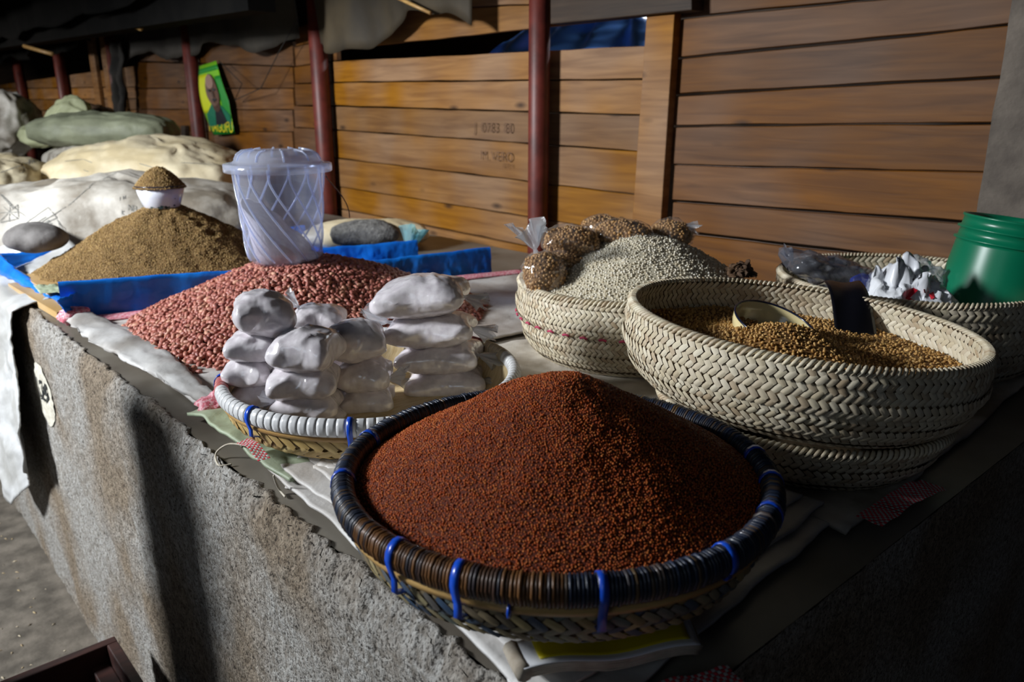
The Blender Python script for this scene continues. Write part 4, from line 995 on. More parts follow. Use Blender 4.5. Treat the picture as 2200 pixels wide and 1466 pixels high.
# open sack with a grey bundle, behind the tarpaulin
os_ = pillow('open_sack', (*atz(790, 512, TOP + .03).xy, TOP + .045), (.8, -.55, 0), .22, .13, .055, M['cream_sack'], None, wr=.01, seed=9, nu=60, nv=26, wscale=10, low=.02); tag(os_, 'cream sack lying open behind the blue tarpaulin', 'sack')
gb = pillow('grey_bag', (*atz(785, 514, TOP + .05).xy, TOP + .066), (.8, -.5, 0), .12, .055, .050, M['grey_powder'], None, wr=.006, seed=12, nu=40, nv=20, wscale=16, low=.01); tag(gb, 'speckled grey bundle lying in the open cream sack', 'bundle')
tc_ = empty('teal_plastic_bag', atz(885, 540, TOP + .03)); tag(tc_, 'small crumpled teal plastic bag at the end of the tarpaulin', 'plastic bag')
frill('crumpled_film', atz(878, 540, TOP + .03), (.3, -.1, 1), .075, .016, .036, M['teal'], tc_, 4)

# =================================================================== BROWN SEED HEAP and its measuring bowl
bc = Vector((.816, 2.52, TOP + .006)); BH = .215
def seed_z(rho, th):
    base = cone(min(rho, 1), .16)
    return BH * base
def seed_fn(rho, th):
    R = .375 + .03 * fbm(math.cos(th) * 1.3, math.sin(th) * 1.3, 3) + .04 * abs(math.cos(th - 2.9)) ** 3
    x, y = R * rho * math.cos(th), R * rho * math.sin(th) * .93
    z = seed_z(rho, th) + (.008 * fbm(x * 14, y * 14, 1) + .006 * fbm(x * 36, y * 36, 2)) * (1 - rho ** 4)
    z = min(z, BH - .012 + .002 * fbm(x * 30, y * 30, 0)) if rho < .22 else z
    return (x, y, z)
V, F = polar(60, 110, seed_fn)
bs = grains('brown_seed_heap', V, F, M['seed_base'], M['seed'], .0030, (.0026, .0015, .0014), None, 3, bc)
tag(bs, 'steep heap of small brown seed on the blue tarpaulin', 'seed heap')
eb = empty('enamel_bowl', bc + Vector((.0, .0, BH - .014))); tag(eb, 'small chipped white enamel bowl standing on the brown seed heap', 'bowl')
bw, bh_ = .070, .066
MB().lathe([(.002, 0), (.046, 0), (.052, .004), (.062, .035), (bw, bh_), (bw - .0025, bh_), (.058, .035), (.047, .006), (.002, .004)], 48).build('bowl_body', M['enamel'], eb)
MB().tube([(bw * math.cos(a * PI / 24), bw * math.sin(a * PI / 24), bh_) for a in range(48)], .0022, 6, True).build('dark_rim', M['enamel_blue'], eb)
for k in range(16):
    th = random.uniform(PI, 2 * PI) - .4; hh = random.choice([.004, .006, .008, .010, .03, .05]); s = random.uniform(.003, .008) if hh < .015 else random.uniform(.0012, .0025)
    rr = .052 + (.062 - .052) * min(1, hh / .035) + .0008; V = [];
    for q in range(8):
        a = 2 * PI * q / 8; r2 = s * random.uniform(.6, 1.2); t2 = th + r2 * math.cos(a) / rr; V.append((rr * math.cos(t2), rr * math.sin(t2), max(.001, hh + r2 * .8 * math.sin(a))))
    mesh_obj('enamel_chip', V, [tuple(range(8))], M['enamel_chip'], eb)
def bowl_fn(rho, th):
    x, y = (bw + .004) * rho * math.cos(th), (bw + .004) * rho * math.sin(th)
    return (x, y, bh_ - .006 + .060 * cone(rho, .8) + .004 * fbm(x * 60, y * 60, 2) * (1 - rho))
V, F = polar(20, 48, bowl_fn)
o = grains('heaped_seed', V, F, M['seed_base'], M['seed'], .0028, (.0026, .0015, .0014), None, 8, eb.location)
tag(o, 'brown seed heaped above the rim of the white enamel bowl', 'seed heap')

# =================================================================== PEANUTS
pc = Vector((.875, 1.745, TOP + .008)); PH = .150
def pea_h(x, y):
    """height of the heap at a place measured from its middle"""
    hx = .405 + .10 * max(0, min(1, x)); hy = .385
    rx, ry = x / hx, y / hy
    rho = (abs(rx) ** 2.3 + abs(ry) ** 2.3) ** (1 / 2.3)
    if rho >= 1: return -1
    return PH * min(cone(rho, .30), .90) + .006 * fbm(x * 7, y * 7, 4)
def pea_fn(rho, th):
    c, s = math.cos(th), math.sin(th)
    lo_, hi_ = 0, .7
    for _ in range(18):
        m_ = (lo_ + hi_) / 2
        if pea_h(m_ * c, m_ * s) < -.5: hi_ = m_
        else: lo_ = m_
    R = lo_ * .985 * rho; return (R * c, R * s, max(-.002, pea_h(R * c, R * s) - .005))
V, F = polar(40, 90, pea_fn)
core = mesh_obj('peanut_heap', V, F, mat('peanut_shade', (96, 48, 38), rough=.9), None, True, pc)
tag(core, 'broad heap of shelled red peanuts under the clear tub', 'peanut heap', kind='stuff')
_pv = []; _pf = []; NS, NR = 7, 6
for j in range(NR + 1):
    t = -1 + 2 * j / NR; r = math.sqrt(max(0, 1 - t * t)) ** .85 * (1 - .10 * math.exp(-(t / .25) ** 2)) * (1 + .10 * t)
    for i in range(NS): _pv.append((t, r * math.cos(2 * PI * i / NS), r * math.sin(2 * PI * i / NS)))
for j in range(NR):
    for i in range(NS): _pf.append((j * NS + i, (j + 1) * NS + i, (j + 1) * NS + (i + 1) % NS, j * NS + (i + 1) % NS))
PV = np.array(_pv) * np.array([.0082, .0054, .0052]); PF = np.array(_pf)
pts = []; st_ = .0100; j = 0; y = -.40
while y < .40:
    x = -.42 + (st_ / 2 if j % 2 else 0)
    while x < .55:
        xx, yy = x + random.uniform(-.36, .36) * st_, y + random.uniform(-.36, .36) * st_
        z = pea_h(xx, yy)
        if z > -.5: pts.append((xx, yy, z + random.uniform(-.002, .0035)))
        x += st_
    y += st_ * .87; j += 1
for k in range(46):                                          # a few that rolled off the heap
    a = random.uniform(2.2, 5.2); r = random.uniform(.40, .46)
    xx, yy = r * math.cos(a), r * math.sin(a) * .95
    if pea_h(xx, yy) < -.5 and -.40 < xx: pts.append((xx, yy, .004))
tub_c = pc + Vector((-.004, .02, 0))
def pea_mat(p):
    e = 2e-3; gx = (pea_h(p[0] + e, p[1]) - pea_h(p[0] - e, p[1])) / (2 * e); gy = (pea_h(p[0], p[1] + e) - pea_h(p[0], p[1] - e)) / (2 * e)
    n = Vector((-gx, -gy, 1)); n = n.normalized() if abs(gx) < 3 and abs(gy) < 3 else Vector((0, 0, 1))
    q = n.to_track_quat('Z', 'Y').to_matrix() @ Matrix.Rotation(random.uniform(0, 2 * PI), 3, 'Z') @ Matrix.Rotation(random.gauss(0, .38), 3, 'Y')
    s = random.uniform(.85, 1.16); return q, s * random.uniform(.9, 1.12), s
def dist_cam(p): return (Vector((p[0], p[1], p[2])) + pc - Vector((0, 0, CAM_H))).length
def hidden(p):                                               # behind the flour bags / under the tray
    w_ = Vector(p) + pc - Vector((0, 0, CAM_H)); d = w_; f = d.x * _h[0] + d.y * _h[1]; s = d.x * _r[0] + d.y * _r[1]
    dep = f * math.cos(PITCH) - d.z * math.sin(PITCH); px = 1100 + FPX * s / dep
    py = 733 + FPX * (-(f * math.sin(PITCH) + d.z * math.cos(PITCH))) / dep
    return (px > 500 and py > 690) or (px > 440 and py > 820) or px > 690
order = sorted(range(len(pts)), key=lambda i: dist_cam(pts[i]) + (9 if hidden(pts[i]) else 0))
chosen = set(order[:300])
pme = bpy.data.meshes.new('peanut'); pme.from_pydata([tuple(v) for v in PV], [], _pf); pme.polygons.foreach_set('use_smooth', [True] * len(_pf)); pme.materials.append(M['peanut'])
VS = []; FS = []; nb = 0
for i, p in enumerate(pts):
    q, sx, s = pea_mat(p)
    if i in chosen:
        m4 = Matrix.Translation(Vector(p) + pc) @ q.to_4x4() @ Matrix.Diagonal((sx, s, s, 1))
        o = share('peanut', pme, None, m4); tag(o, 'single red-skinned peanut at the front of the heap', 'peanut', 'peanuts on the near slope of the heap')
    else:
        VS.append((PV * np.array([sx, s, s])) @ np.array(q).T + np.array(p)); FS.append(PF + nb); nb += len(PV)
o = mesh_obj('heaped_peanuts', np.vstack(VS), np.vstack(FS), M['peanut'], core)
tag(o, kind='stuff')

# ---- lidded clear tub on the peanuts
tz = pc.z + PH * .90 + .001
tub = empty('clear_tub', (*atF(613, 548, 1.885).xy, tz)); tag(tub, 'lidded translucent plastic tub with flour standing on the peanuts', 'tub')
TH, R0, R1 = .222, .084, .102
def tub_r(z): t = z / TH; return R0 + (R1 - R0) * t - (.012 * (1 - min(1, z / .02)) ** 2)
prof = [(.002, .002)] + [(R0 - .016, .001)] + [(tub_r(z), z) for z in np.linspace(.003, TH, 16)]
o = MB().lathe(prof, 72).build('tub_wall', M['tub'], tub)
for k in range(14):
    a0 = 2 * PI * k / 14; pts_ = []
    for q in range(22):
        t = q / 21; z = TH * (1 - .95 * t); a = a0 + 1.5 * max(0, t - .12) ** 1.25; rr = tub_r(z) + .0012
        pts_.append((rr * math.cos(a), rr * math.sin(a), z))
    MB().tube(pts_, .0024, 6).build('spiral_rib', M['tub_rib'], tub)
lid = MB().lathe([(R1 + .018, TH - .010), (R1 + .020, TH - .008), (R1 + .020, TH + .008), (R1 + .014, TH + .010), (R1 + .004, TH + .010), (R1 - .004, TH + .016), (R1 - .010, TH + .028), (R1 - .022, TH + .036), (.05, TH + .040), (.002, TH + .040)], 72).build('lid', M['tub_rib'], tub)
for k in range(10):
    a = 2 * PI * k / 10; MB().tube([(r * math.cos(a), r * math.sin(a), z) for r, z in ((R1 - .004, TH + .017), (R1 - .010, TH + .029), (R1 - .022, TH + .0372), (.055, TH + .0415))], .0022, 6).build('lid_rib', M['tub_rib'], lid)
ax_ = Vector(_r); hp = [ax_ * (R1 + .006) + Vector((0, 0, TH - .02))]
for q in range(1, 12):
    t = q / 11; hp.append(ax_ * (R1 + .004 + .035 * math.sin(t * PI * .62)) + Vector(_h) * (.10 * t) + Vector((0, 0, TH - .02 - .11 * t)))
MB().tube(hp, .0014, 6).build('wire_handle', M['wire'], tub)
def tf_fn(rho, th):
    c, s = math.cos(th), math.sin(th); side = (c * _r[0] + s * _r[1]) * rho          # deeper on one side, as if scooped
    z = .072 - .078 * side - .045 * max(0, .25 - abs(side + .05)) + .004 * fbm(c * rho * 5, s * rho * 5, 1)
    z = max(.004, z) if side < .55 else max(.004, .018 - .02 * (side - .55))
    r = (tub_r(max(.004, z)) - .004) * rho; return (r * c, r * s, z)
V, F = polar(24, 60, tf_fn); nt_ = len(V); sg = 60; last = nt_ - sg
bot = []
for k in range(sg):
    a = 2 * PI * k / sg; bot.append(((R0 - .018) * math.cos(a), (R0 - .018) * math.sin(a), .0035))
V += bot; F += [(last + (k + 1) % sg, last + k, nt_ + k, nt_ + (k + 1) % sg) for k in range(sg)] + [tuple(nt_ + k for k in range(sg))[::-1]]
o = mesh_obj('tub_flour', V, F, M['loose_flour'], None, True, tub.location); tag(o, 'pinkish white flour banked up inside the clear tub', 'flour', kind='stuff')

# =================================================================== TRAYS
def tray_common(t, R, H, ms, dx, hr, single):
    rb = R * .84; prof = [(rb, .0), (R * .925, H * .20), (R * .975, H * .55), (R - .002, H)]
    MB().lathe([(.002, .001), (rb - .002, .001)] + [(r - .003, z) for r, z in prof[1:]] + [(r - .008, z + .002) for r, z in prof[::-1]] + [(.002, .006)], 80).build('tray_bottom', M['straw_shell'] if ms == M['dyed_strand'] else M['tray_floor'], t)
    plait(t, prof[:3] + [(R * .98, H * .80)], hr, dx, ms, single=single, alpha=38, part='strand', jit=.2)
    rr = R * .985
    MB().tube([(rr * math.cos(2 * PI * k / 96), rr * math.sin(2 * PI * k / 96), H * .80 + .002) for k in range(96)], .0072, 8, True).build('bamboo_hoop', M['bamboo'], t)
def arc_piece(R, Z, th0, th1, r, nseg=3, n=12, ex=0.0):
    V = []; F = []
    for i in range(nseg + 1):
        th = th0 + (th1 - th0) * i / nseg; q = r * (1 + ex * math.sin(i / nseg * PI))
        for k in range(n):
            a = 2 * PI * k / n; rr = R + q * math.cos(a) * 1.0; V.append((rr * math.cos(th), rr * math.sin(th), Z + q * math.sin(a) * 1.25))
    for i in range(nseg):
        for k in range(n): F.append((i * n + k, (i + 1) * n + k, (i + 1) * n + (k + 1) % n, i * n + (k + 1) % n))
    F.append(tuple(range(n))); F.append(tuple(nseg * n + k for k in range(n))[::-1]); return V, F
def cam_angle(t):                                            # direction from the tray's middle to the camera
    return math.atan2(-t.location.y, -t.location.x)

# flour tray
FT_R, FT_H = .226, .054
ft = empty('winnowing_tray', (.628, 1.045, TOP + .034)); tag(ft, 'round bamboo tray with white bound rim holding the flour bags', 'tray')
tray_common(ft, FT_R, FT_H, M['tray_strand'], .020, .017, 150)
bpy.context.view_layer.update()
fa = cam_angle(ft); nW = 112; rimz = FT_H + .006
wme = {}
for k in range(nW):
    th = 2 * PI * k / nW; dth = (th - fa + PI) % (2 * PI) - PI; dg_ = math.degrees(dth)   # 0 towards the camera, negative on the left
    key = 'wrap_white'
    if -104 < dg_ < -78: key = 'wrap_pink'
    elif -150 < dg_ <= -104: key = 'wrap_tan'
    elif 118 < dg_ < 140: key = 'wrap_pink'
    elif 140 <= dg_ < 152: key = 'wrap_blue'
    elif 100 < dg_ <= 118: key = 'wrap_tan'
    if key not in wme:
        V, F = arc_piece(FT_R, rimz, -PI / nW * .955, PI / nW * .955, .0105, 3, 12, .015); me = bpy.data.meshes.new('rim_strip'); me.from_pydata(V, [], F); me.polygons.foreach_set('use_smooth', [True] * len(F)); me.materials.append(M[key]); wme[key] = me
    share('rim_strip', wme[key], ft, Matrix.Rotation(th, 4, 'Z'))
MB().tube([(FT_R * math.cos(2 * PI * k / 96), FT_R * math.sin(2 * PI * k / 96), rimz) for k in range(96)], .0094, 10, True).build('rim_core', M['ink'], ft)
def tie(t, R, Z, dg_, r=.0112, tail=True, drop=.030):
    """plastic strip bound round the rim and down over the hoop"""
    th = fa_ + math.radians(dg_); V = []; F = []; path = []
    for q in range(9):
        a = PI - PI * 1.15 * q / 8; path.append((R + (r + .0012) * math.cos(a), Z + (r + .0012) * 1.25 * math.sin(a)))
    path += [(R + .007, Z - drop * .62), (R + .007, Z - drop), (R - .004, Z - drop - .003)]
    hw = .0036
    for (rr, zz) in path:
        for s in (-1, 1): dt = s * hw / R; V.append((rr * math.cos(th + dt), rr * math.sin(th + dt), zz))
    for q in range(len(path) - 1): F.append((2 * q, 2 * q + 1, 2 * q + 3, 2 * q + 2))
    o = mesh_obj('blue_tie', V, F, M['tie'], t); thick(o, .0012, 1)
    return o
fa_ = fa
for d_ in (-128, -88, -46, -8, 132): tie(ft, FT_R, rimz, d_, drop=.028 if d_ > -60 else .016)

# red millet tray
RT_R, RT_H = .219, .064
rt = empty('millet_tray', (.542, .544, TOP + .062)); tag(rt, 'round tray with navy bound rim heaped with red millet', 'tray')
tray_common(rt, RT_R, RT_H, M['dyed_strand'], .0135, .0115, 220)
fa_ = cam_angle(rt); rz = RT_H + .007
nn = 430
for key, sel in (('wrap_navy', lambda d: not (-52 < d < 2)), ('wrap_brown', lambda d: -52 < d < 2)):
    mb = MB()
    for k in range(nn):
        th = 2 * PI * k / nn; d_ = math.degrees((th - fa_ + PI) % (2 * PI) - PI)
        if sel(d_): mb.add(*arc_piece(RT_R, rz + random.uniform(-.0004, .0004), th - PI / nn * .95 , th + PI / nn * .95, .0112 + random.uniform(-.0004, .0006), 2, 10, .08))
    o = mb.build('rim_binding', M[key], rt); tag(o, kind='stuff')
for d_ in (-105, -78, -37, -20, 10, 41, 66, 84, 100, 170): tie(rt, RT_R, rz, d_, .0118, drop=.034 if -45 < d_ < 15 else .016)
MB().tube([((RT_R + .004) * math.cos(fa_ + a), (RT_R + .004) * math.sin(fa_ + a), RT_H * .80 + .002) for a in (-.16, -.15)], .007, 8).build('blue_dab', M['tie'], rt)
mh = .108
def mil_fn(rho, th):
    R = RT_R - .006; x, y = R * rho * math.cos(th), R * rho * math.sin(th)
    q = math.hypot(x - .004, y + .002) / R
    return (x, y, rz - .004 + mh * cone(min(1, q), .20) + (.003 * fbm(x * 20, y * 20, 2) + .0015 * fbm(x * 55, y * 55, 5)) * (1 - rho ** 3))
V, F = polar(60, 120, mil_fn)
o = grains('red_millet_heap', V, F, M['millet_base'], M['millet'], .00185, (.00112, .00105, .00098), None, 11, rt.location, .35)
tag(o, 'glossy red brown millet heaped in the navy rimmed tray', 'millet heap')

# =================================================================== FLOUR BAGS
fl_groups = {'a': 'stack beside the pink part of the tray rim', 'b': 'front stack beside the white tray rim', 'c': 'stack in the middle of the flour tray', 'd': 'tall stack of wide flour bags'}
ordn = ['top', 'second', 'third', 'fourth', 'lowest']
def flour_bag(px, py, F_, wpx, hpx, deep, ax, label, seed, tails=(), tilt=(0, 0)):
    c = atF(px, py, F_); d = ray(px, py); t = F_ / float(d @ _h); k = t / FPX
    e = empty('flour_bag', (c.x, c.y, c.z - hpx * k * .5)); tag(e, label, 'bag', 'clear plastic bags of flour stacked in the tray')
    pillow('filled_bag', c, ax, wpx * k * .49, deep, hpx * k * .57, M['flour'], e, e1=.80, e2=.60, wr=.0014, seed=seed, wscale=26, nu=84, nv=44, tilt=tilt, crease=.0050, corner=.34)
    for (dx_, dy_, tl, dirv, r1) in tails:
        b = atF(px + dx_, py + dy_, F_ - .01); frill('tied_end', b, dirv, tl, .006, r1, M['film_tail'], e, seed)
    return e
R_ = tuple(_r); Fw = tuple(-_h)
def axr(deg): return (Vector(R_) * math.cos(math.radians(deg)) + Vector(tuple(_h)) * math.sin(math.radians(deg)))
la = lambda k, n, g: f'{ordn[k] if k < n - 1 else "lowest"} bag of flour in the {fl_groups[g]}'
A_ = [(569, 676, 122, 100, 18), (547, 742, 108, 72, 8), (542, 796, 98, 68, 0), (553, 846, 96, 66, 6), (572, 882, 80, 48, 0)]
for k, (x, y, w_, h_, an) in enumerate(A_): flour_bag(x, y, 1.17, w_, h_, .044, axr(an), la(k, 5, 'a'), 20 + k, tilt=(-.08, 0) if k == 0 else (0, 0))
B_ = [(660, 754, 136, 98, -10), (653, 819, 142, 84, 6), (660, 869, 136, 72, 4), (668, 908, 134, 56, 0)]
for k, (x, y, w_, h_, an) in enumerate(B_): flour_bag(x, y, 1.135, w_, h_, .046, axr(an), la(k, 4, 'b'), 30 + k, tails=[(-66, -6, .022, -Vector(R_) + Vector((0, 0, .1)), .016)] if k == 2 else ())
C_ = [(764, 734, 122, 90, 12), (783, 806, 112, 76, 0), (790, 855, 108, 64, 5), (800, 897, 108, 56, 0)]
for k, (x, y, w_, h_, an) in enumerate(C_): flour_bag(x, y, 1.21, w_, h_, .046, axr(an), la(k, 4, 'c'), 40 + k, tails=[(48, 8, .03, Vector(R_) + Vector((0, 0, .2)), .018)] if k == 1 else ())
D_s = [(904, 640, 188, 92, -6), (926, 708, 178, 76, -4), (946, 765, 168, 70, -6), (958, 818, 162, 66, 0), (958, 862, 150, 52, 0)]
for k, (x, y, w_, h_, an) in enumerate(D_s):
    tl = [(w_ * .46, -4, .04, Vector(R_) * .9 + Vector((0, 0, -.25)), .018)] if k < 4 else []
    if k == 1: tl.append((-84, -14, .045, -Vector(R_) + Vector((0, 0, .25)), .026))
    flour_bag(x, y, 1.30, w_, h_, .056, axr(an), la(k, 5, 'd'), 50 + k, tails=tl, tilt=(.10, .02) if k == 0 else (.05, 0))
for k, (x, y, h_) in enumerate([(684, 690, 74), (690, 740, 70), (694, 790, 70), (698, 835, 66), (702, 875, 60)]):
    flour_bag(x, y, 1.315, 112, h_, .042, axr(6), f'{ordn[k]} bag of flour in the hidden stack between the other flour stacks', 60 + k, tails=[(-40, -28, .03, -Vector(R_) + Vector((0, 0, .9)), .018)] if k == 0 else ())
flour_bag(722, 880, 1.20, 74, 84, .04, axr(0), 'single bag of flour leaning behind the front stack', 70)

# =================================================================== PALM BASKETS
vis = lambda w_: True
# sorghum basket
sbp = [(.175, 0), (.205, .02), (.222, .055), (.224, .082), (.232, .088), (.233, .120), (.228, .150)]
sb = basket('sorghum_basket', fr(1.60, .243, TOP + .008), sbp, 'plaited palm basket heaped with white sorghum', hr=.0095, dx=.0105, single=200)
n = 40; mb = MB()
for k in range(n):                                           # pink yarn sewn into the fold
    th = 2 * PI * k / n; mb.tube([(.2345 * math.cos(th), .2345 * math.sin(th), .086), (.2345 * math.cos(th + .03), .2345 * math.sin(th + .03), .088), (.2345 * math.cos(th + .06), .2345 * math.sin(th + .06), .086)], .0022, 5)
o = mb.build('pink_yarn', mat('pink_yarn', (190, 60, 96), rough=.7), sb); tag(o, kind='stuff')
off_ = Vector(R_) * .02
def sor_fn(rho, th):
    R = .220; x, y = R * rho * math.cos(th), R * rho * math.sin(th)
    q = math.hypot(x - off_.x * 1.0, y - off_.y) / R
    return (x, y, .146 + .100 * cone(min(1.05, q * .97), .42) + .003 * fbm(x * 20, y * 20, 2))
V, F = polar(40, 90, sor_fn)
o = grains('white_sorghum_heap', V, F, M['sorghum_base'], M['sorghum'], .0042, (.0025, .0023, .0021), None, 21, sb.location, .35)
tag(o, 'heap of pale white sorghum grain in the palm basket', 'grain heap')
# lower basket carrying the wheat basket
lbp = [(.150, 0), (.180, .018), (.196, .045), (.206, .070)]
tiltl = Matrix.Rotation(math.radians(2), 3, Vector(tuple(_h))).to_quaternion()
basket('lower_basket', fr(1.115, .425, TOP + .010), lbp, 'plaited palm basket underneath the wheat basket', hr=.0095, dx=.0115, single=160, inner=False, rot=tiltl)
# wheat basket, tilted
wbp = [(.190, 0), (.224, .018), (.242, .045), (.250, .072), (.250, .095), (.245, .114)]
tq = Matrix.Rotation(math.radians(5), 3, Vector(tuple(_h))).to_quaternion()
wb = basket('wheat_basket', fr(1.115, .408, 1.010), wbp, 'large tilted palm basket holding golden wheat and a bowl', hr=.0095, dx=.0115, single=300, rot=tq)
def wh_fn(rho, th):
    R = .236; x, y = R * rho * math.cos(th), R * rho * math.sin(th)
    fz = x * _h[0] + y * _h[1]; sx_ = x * _r[0] + y * _r[1]
    z = .078 + .036 * math.exp(-((sx_ + .035) ** 2 + (fz + .05) ** 2) / .0085) + .004 * fbm(x * 14, y * 14, 2) - .012 * math.exp(-((sx_ - .10) ** 2 + (fz + .06) ** 2) / .003)
    return (x, y, z - .006 * rho)
V, F = polar(40, 90, wh_fn)
o = grains('golden_wheat', V, F, M['wheat_base'], M['wheat'], .0046, (.0032, .0021, .0019), None, 31, wb.location, .4); o.rotation_mode = 'QUATERNION'; o.rotation_quaternion = tq
tag(o, 'loose golden wheat grain filling the tilted palm basket', 'grain heap')
# cream enamel bowl half sunk in the wheat
bp = atF(1652, 712, 1.135); cb = empty('cream_bowl', bp - Vector((0, 0, .010))); tag(cb, 'cream enamel bowl with dark rim half sunk in the wheat', 'bowl')
cb.rotation_mode = 'QUATERNION'; cb.rotation_quaternion = (Matrix.Rotation(math.radians(14), 3, Vector(tuple(_h))) @ Matrix.Rotation(math.radians(16), 3, Vector(tuple(_r)))).to_quaternion()
MB().lathe([(.002, -.022), (.040, -.022), (.052, -.010), (.060, .012), (.062, .026), (.060, .026), (.057, .012), (.048, -.006), (.038, -.016), (.002, -.017)], 56).build('bowl_body', M['enamel_cream'], cb)
MB().tube([(.0612 * math.cos(a * PI / 28), .0612 * math.sin(a * PI / 28), .026) for a in range(56)], .0018, 6, True).build('dark_rim', M['enamel_blue'], cb)
def cbw(rho, th):
    x, y = .056 * rho * math.cos(th), .056 * rho * math.sin(th); fz = x * _h[0] + y * _h[1]
    return (x, y, .018 - .30 * fz - .012 * max(0, fz * 18) + .002 * fbm(x * 40, y * 40, 2))
V, F = polar(14, 40, cbw)
o = grains('scooped_wheat', V, F, M['wheat_base'], M['wheat'], .0046, (.0032, .0021, .0019), None, 35, cb.location, .4); o.rotation_mode = 'QUATERNION'; o.rotation_quaternion = cb.rotation_quaternion
tag(o, 'golden wheat scooped up in the cream enamel bowl', 'grain heap')
# black plastic strip hung over the far rim of the wheat basket
p0 = atF(1808, 606, 1.345); p1 = atF(1840, 722, 1.235)
def strip_fn(u, v):
    a = Vector(R_) * (.030 * (u - .5) * 2)
    if v < .15: t = v / .15; p = p0 + Vector(tuple(_h)) * (.03 * (1 - t)) + Vector((0, 0, -.012 * (1 - t)))
    else: t = (v - .15) / .85; p = p0.lerp(p1, t) + Vector((0, 0, .018 * math.sin(t * PI)))
    return p + a * (1 + .12 * v) + Vector((0, 0, .002 * math.sin(u * 7 + v * 4)))
tag(sheet('black_plastic_strip', strip_fn, 12, 26, M['black_plastic'], t=.0018), 'black plastic strip hanging over the rim into the wheat', 'plastic strip')
# basket by the pillar
kbp = [(.205, 0), (.232, .025), (.248, .070), (.252, .120), (.250, .160)]
kb = basket('store_basket', fr(1.575, .800, TOP + .008), kbp, 'plaited palm basket of plastic bags beside the green bucket', hr=.012, dx=.0135, single=140)
# green bucket in it
gbk = empty('green_bucket', fr(1.53, .935, TOP + .022)); tag(gbk, 'green plastic bucket standing tilted in the palm basket', 'bucket')
gbk.rotation_mode = 'QUATERNION'; gbk.rotation_quaternion = (Matrix.Rotation(math.radians(7), 3, Vector(tuple(_h)))).to_quaternion()
gr0, gr1, gh = .112, .088, .272
gp = [(.002, 0), (gr0, 0)] + [(gr0 + (gr1 - gr0) * t, gh * t) for t in np.linspace(.02, .80, 10)]
for t in (.82, .90):
    r = gr0 + (gr1 - gr0) * t; gp += [(r, gh * t), (r + .006, gh * t + .001), (r + .006, gh * t + .004), (r, gh * t + .006)]
gp += [(gr1 + .001, gh - .006), (gr1 + .004, gh - .004), (gr1 + .004, gh), (gr1 - .002, gh), (gr1 - .004, gh - .012), (gr0 - .006, .006), (.002, .005)]
MB().lathe(gp, 72).build('bucket_wall', M['green_plastic'], gbk)
# plastic bags in the store basket
b1 = empty('clear_plastic_bag', atF(1790, 605, 1.50)); tag(b1, 'crumpled clear plastic bag with blue print in the palm basket', 'plastic bag')
pillow('crumpled_film', atF(1790, 590, 1.50), R_, .085, .06, .034, M['film_dark'] if 'film_dark' in M else film_mat('smoky_film', (.62, .64, .72), .80, rough=.12, wr=70), b1, wr=.016, seed=3, wscale=22, nu=56, nv=28, tilt=(-.25, 0))
pillow('blue_print', atF(1852, 607, 1.47), R_, .020, .012, .018, M['blue_print'], b1, wr=.004, seed=5, wscale=40, nu=24, nv=12)
pillow('dark_fold', atF(1722, 572, 1.53), R_, .03, .03, .012, M['black_plastic'], b1, wr=.010, seed=6, wscale=40, nu=30, nv=14)
frill('tied_end', atF(1702, 566, 1.53), -Vector(R_) * .5 + Vector((0, 0, 1)), .03, .007, .014, film_mat('smoky_film_tail', (.6, .62, .7), .6, rough=.14, wr=100), b1, 3)
b2 = crumple('white_carrier_bag', atF(1945, 640, 1.44) - Vector((0, 0, .012)), R_[:2], .16, .12, .085, M['white_bag'], 'white carrier bag with red print in the palm basket', 12, 'plastic bag')
bpy.context.view_layer.update()
def decal_poly(o, polys, m, name):
    bv = bvh_of(o); mb = MB()
    for poly in polys:
        pts_ = []
        for p in poly:
            h = drop_on(p, bv)
            if h[0] is not None: pts_.append(h[0] + (Vector((0, 0, CAM_H)) - h[0]).normalized() * .004)
        if len(pts_) >= 3: mb.add(pts_, [tuple(range(len(pts_)))])
    if mb.V: mb.build(name, m, o, False)
decal_poly(b2, [[(1948, 625), (1962, 618), (1972, 624), (1955, 640), (1975, 652), (1966, 656), (1945, 642)], [(1984, 622), (1994, 620), (1996, 628), (1986, 630)], [(1996, 632), (2006, 626), (2008, 640), (2000, 644)]], M['red_print'], 'red_lettering')
b3 = empty('clear_plastic_bag', atF(1975, 600, 1.56)); tag(b3, 'small ball of crumpled clear film beside the green bucket', 'plastic bag')
pillow('crumpled_film', atF(1972, 590, 1.56), R_, .035, .035, .028, M['film_tail'], b3, wr=.014, seed=8, wscale=40, nu=40, nv=22)
rag = crumple('brown_rag', atF(1590, 590, 1.52), R_[:2], .05, .05, .025, M['brown_bag'], 'scrap of purple brown rag between the two baskets', 14, 'rag')

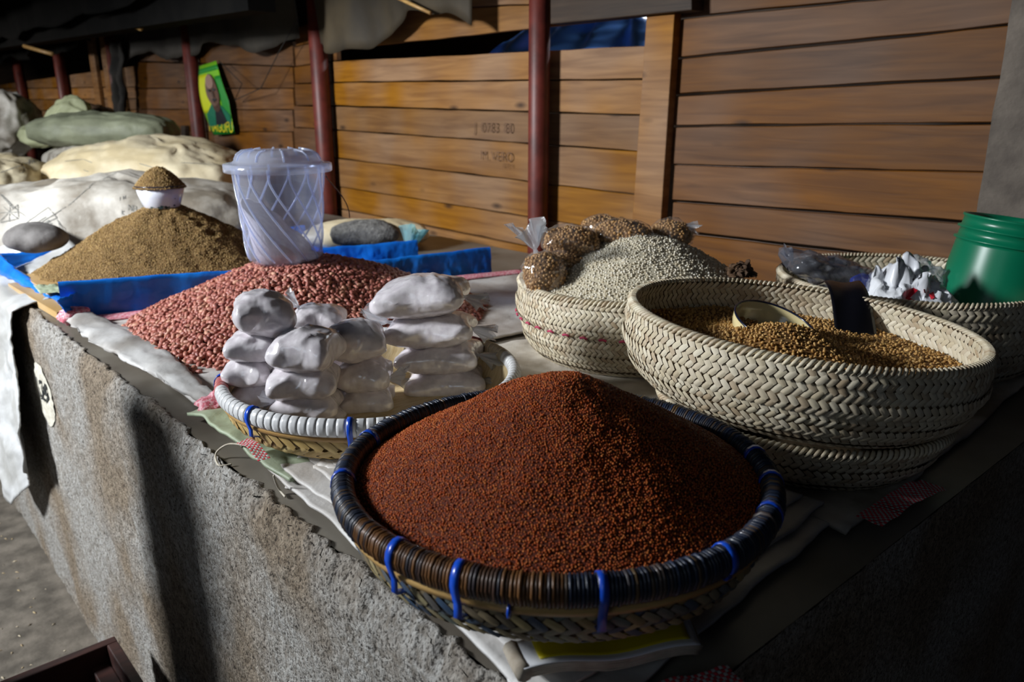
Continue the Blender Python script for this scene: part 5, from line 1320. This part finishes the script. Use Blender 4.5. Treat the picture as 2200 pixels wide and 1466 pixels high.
# =================================================================== SOYBEAN BAGS on the sorghum
def soy_bag(px, py, F_, wpx, hpx, deep, ax, label, seed, tails=(), e2=.8):
    c = atF(px, py, F_); d = ray(px, py); t = F_ / float(d @ _h); k = t / FPX
    e = empty('soybean_bag', (c.x, c.y, c.z - hpx * k * .5)); tag(e, label, 'bag', 'clear bags of soybeans on the sorghum basket')
    o = pillow('bean_core', c, ax, wpx * k * .5 - .003, deep - .003, hpx * k * .5 - .003, M['soy_base'], e, e1=.9, e2=e2, wr=.003, seed=seed, wscale=30, nu=40, nv=20)
    me = o.data; V = [tuple(v.co) for v in me.vertices]; F = [tuple(p.vertices) for p in me.polygons]; bpy.data.objects.remove(o)
    grains('soybeans', V, F, M['soy_base'], M['soy'], .0053, (.0036, .0033, .0032), e, seed)
    pillow('clear_film', c, ax, wpx * k * .5 + .003, deep + .003, hpx * k * .5 + .003, M['film'], e, e1=.88, e2=e2, wr=.005, seed=seed + 3, wscale=34, nu=52, nv=26)
    for (dx_, dy_, tl, dirv, r1) in tails: frill('tied_end', atF(px + dx_, py + dy_, F_ - .005), dirv, tl, .006, r1, M['film_tail'], e, seed)
    return e
soy_bag(1168, 590, 1.52, 92, 100, .040, (.0, .3, 1), 'tied soybean bag with a spread plastic knot at the basket rim', 101, [(-16, -46, .055, (-.25, .2, 1), .032)])
soy_bag(1228, 522, 1.60, 120, 72, .040, axr(-8), 'glossy soybean bag beside the tied one on the sorghum', 102, [(-52, -24, .02, -Vector(R_) + Vector((0, 0, .5)), .012)])
soy_bag(1295, 490, 1.68, 90, 50, .038, axr(0), 'soybean bag at the back, lying against the plank wall side', 103)
soy_bag(1338, 506, 1.62, 122, 66, .040, axr(-14), 'soybean bag at the very top of the sorghum heap', 104)
soy_bag(1442, 506, 1.66, 92, 66, .042, axr(-30), 'soybean bag sliding down beyond the top of the sorghum', 105, [(24, -22, .03, Vector(R_) + Vector((0, 0, -.2)), .018)])
soy_bag(1215, 560, 1.575, 80, 40, .035, axr(10), 'soybean bag lying underneath the glossy one on the sorghum', 106)
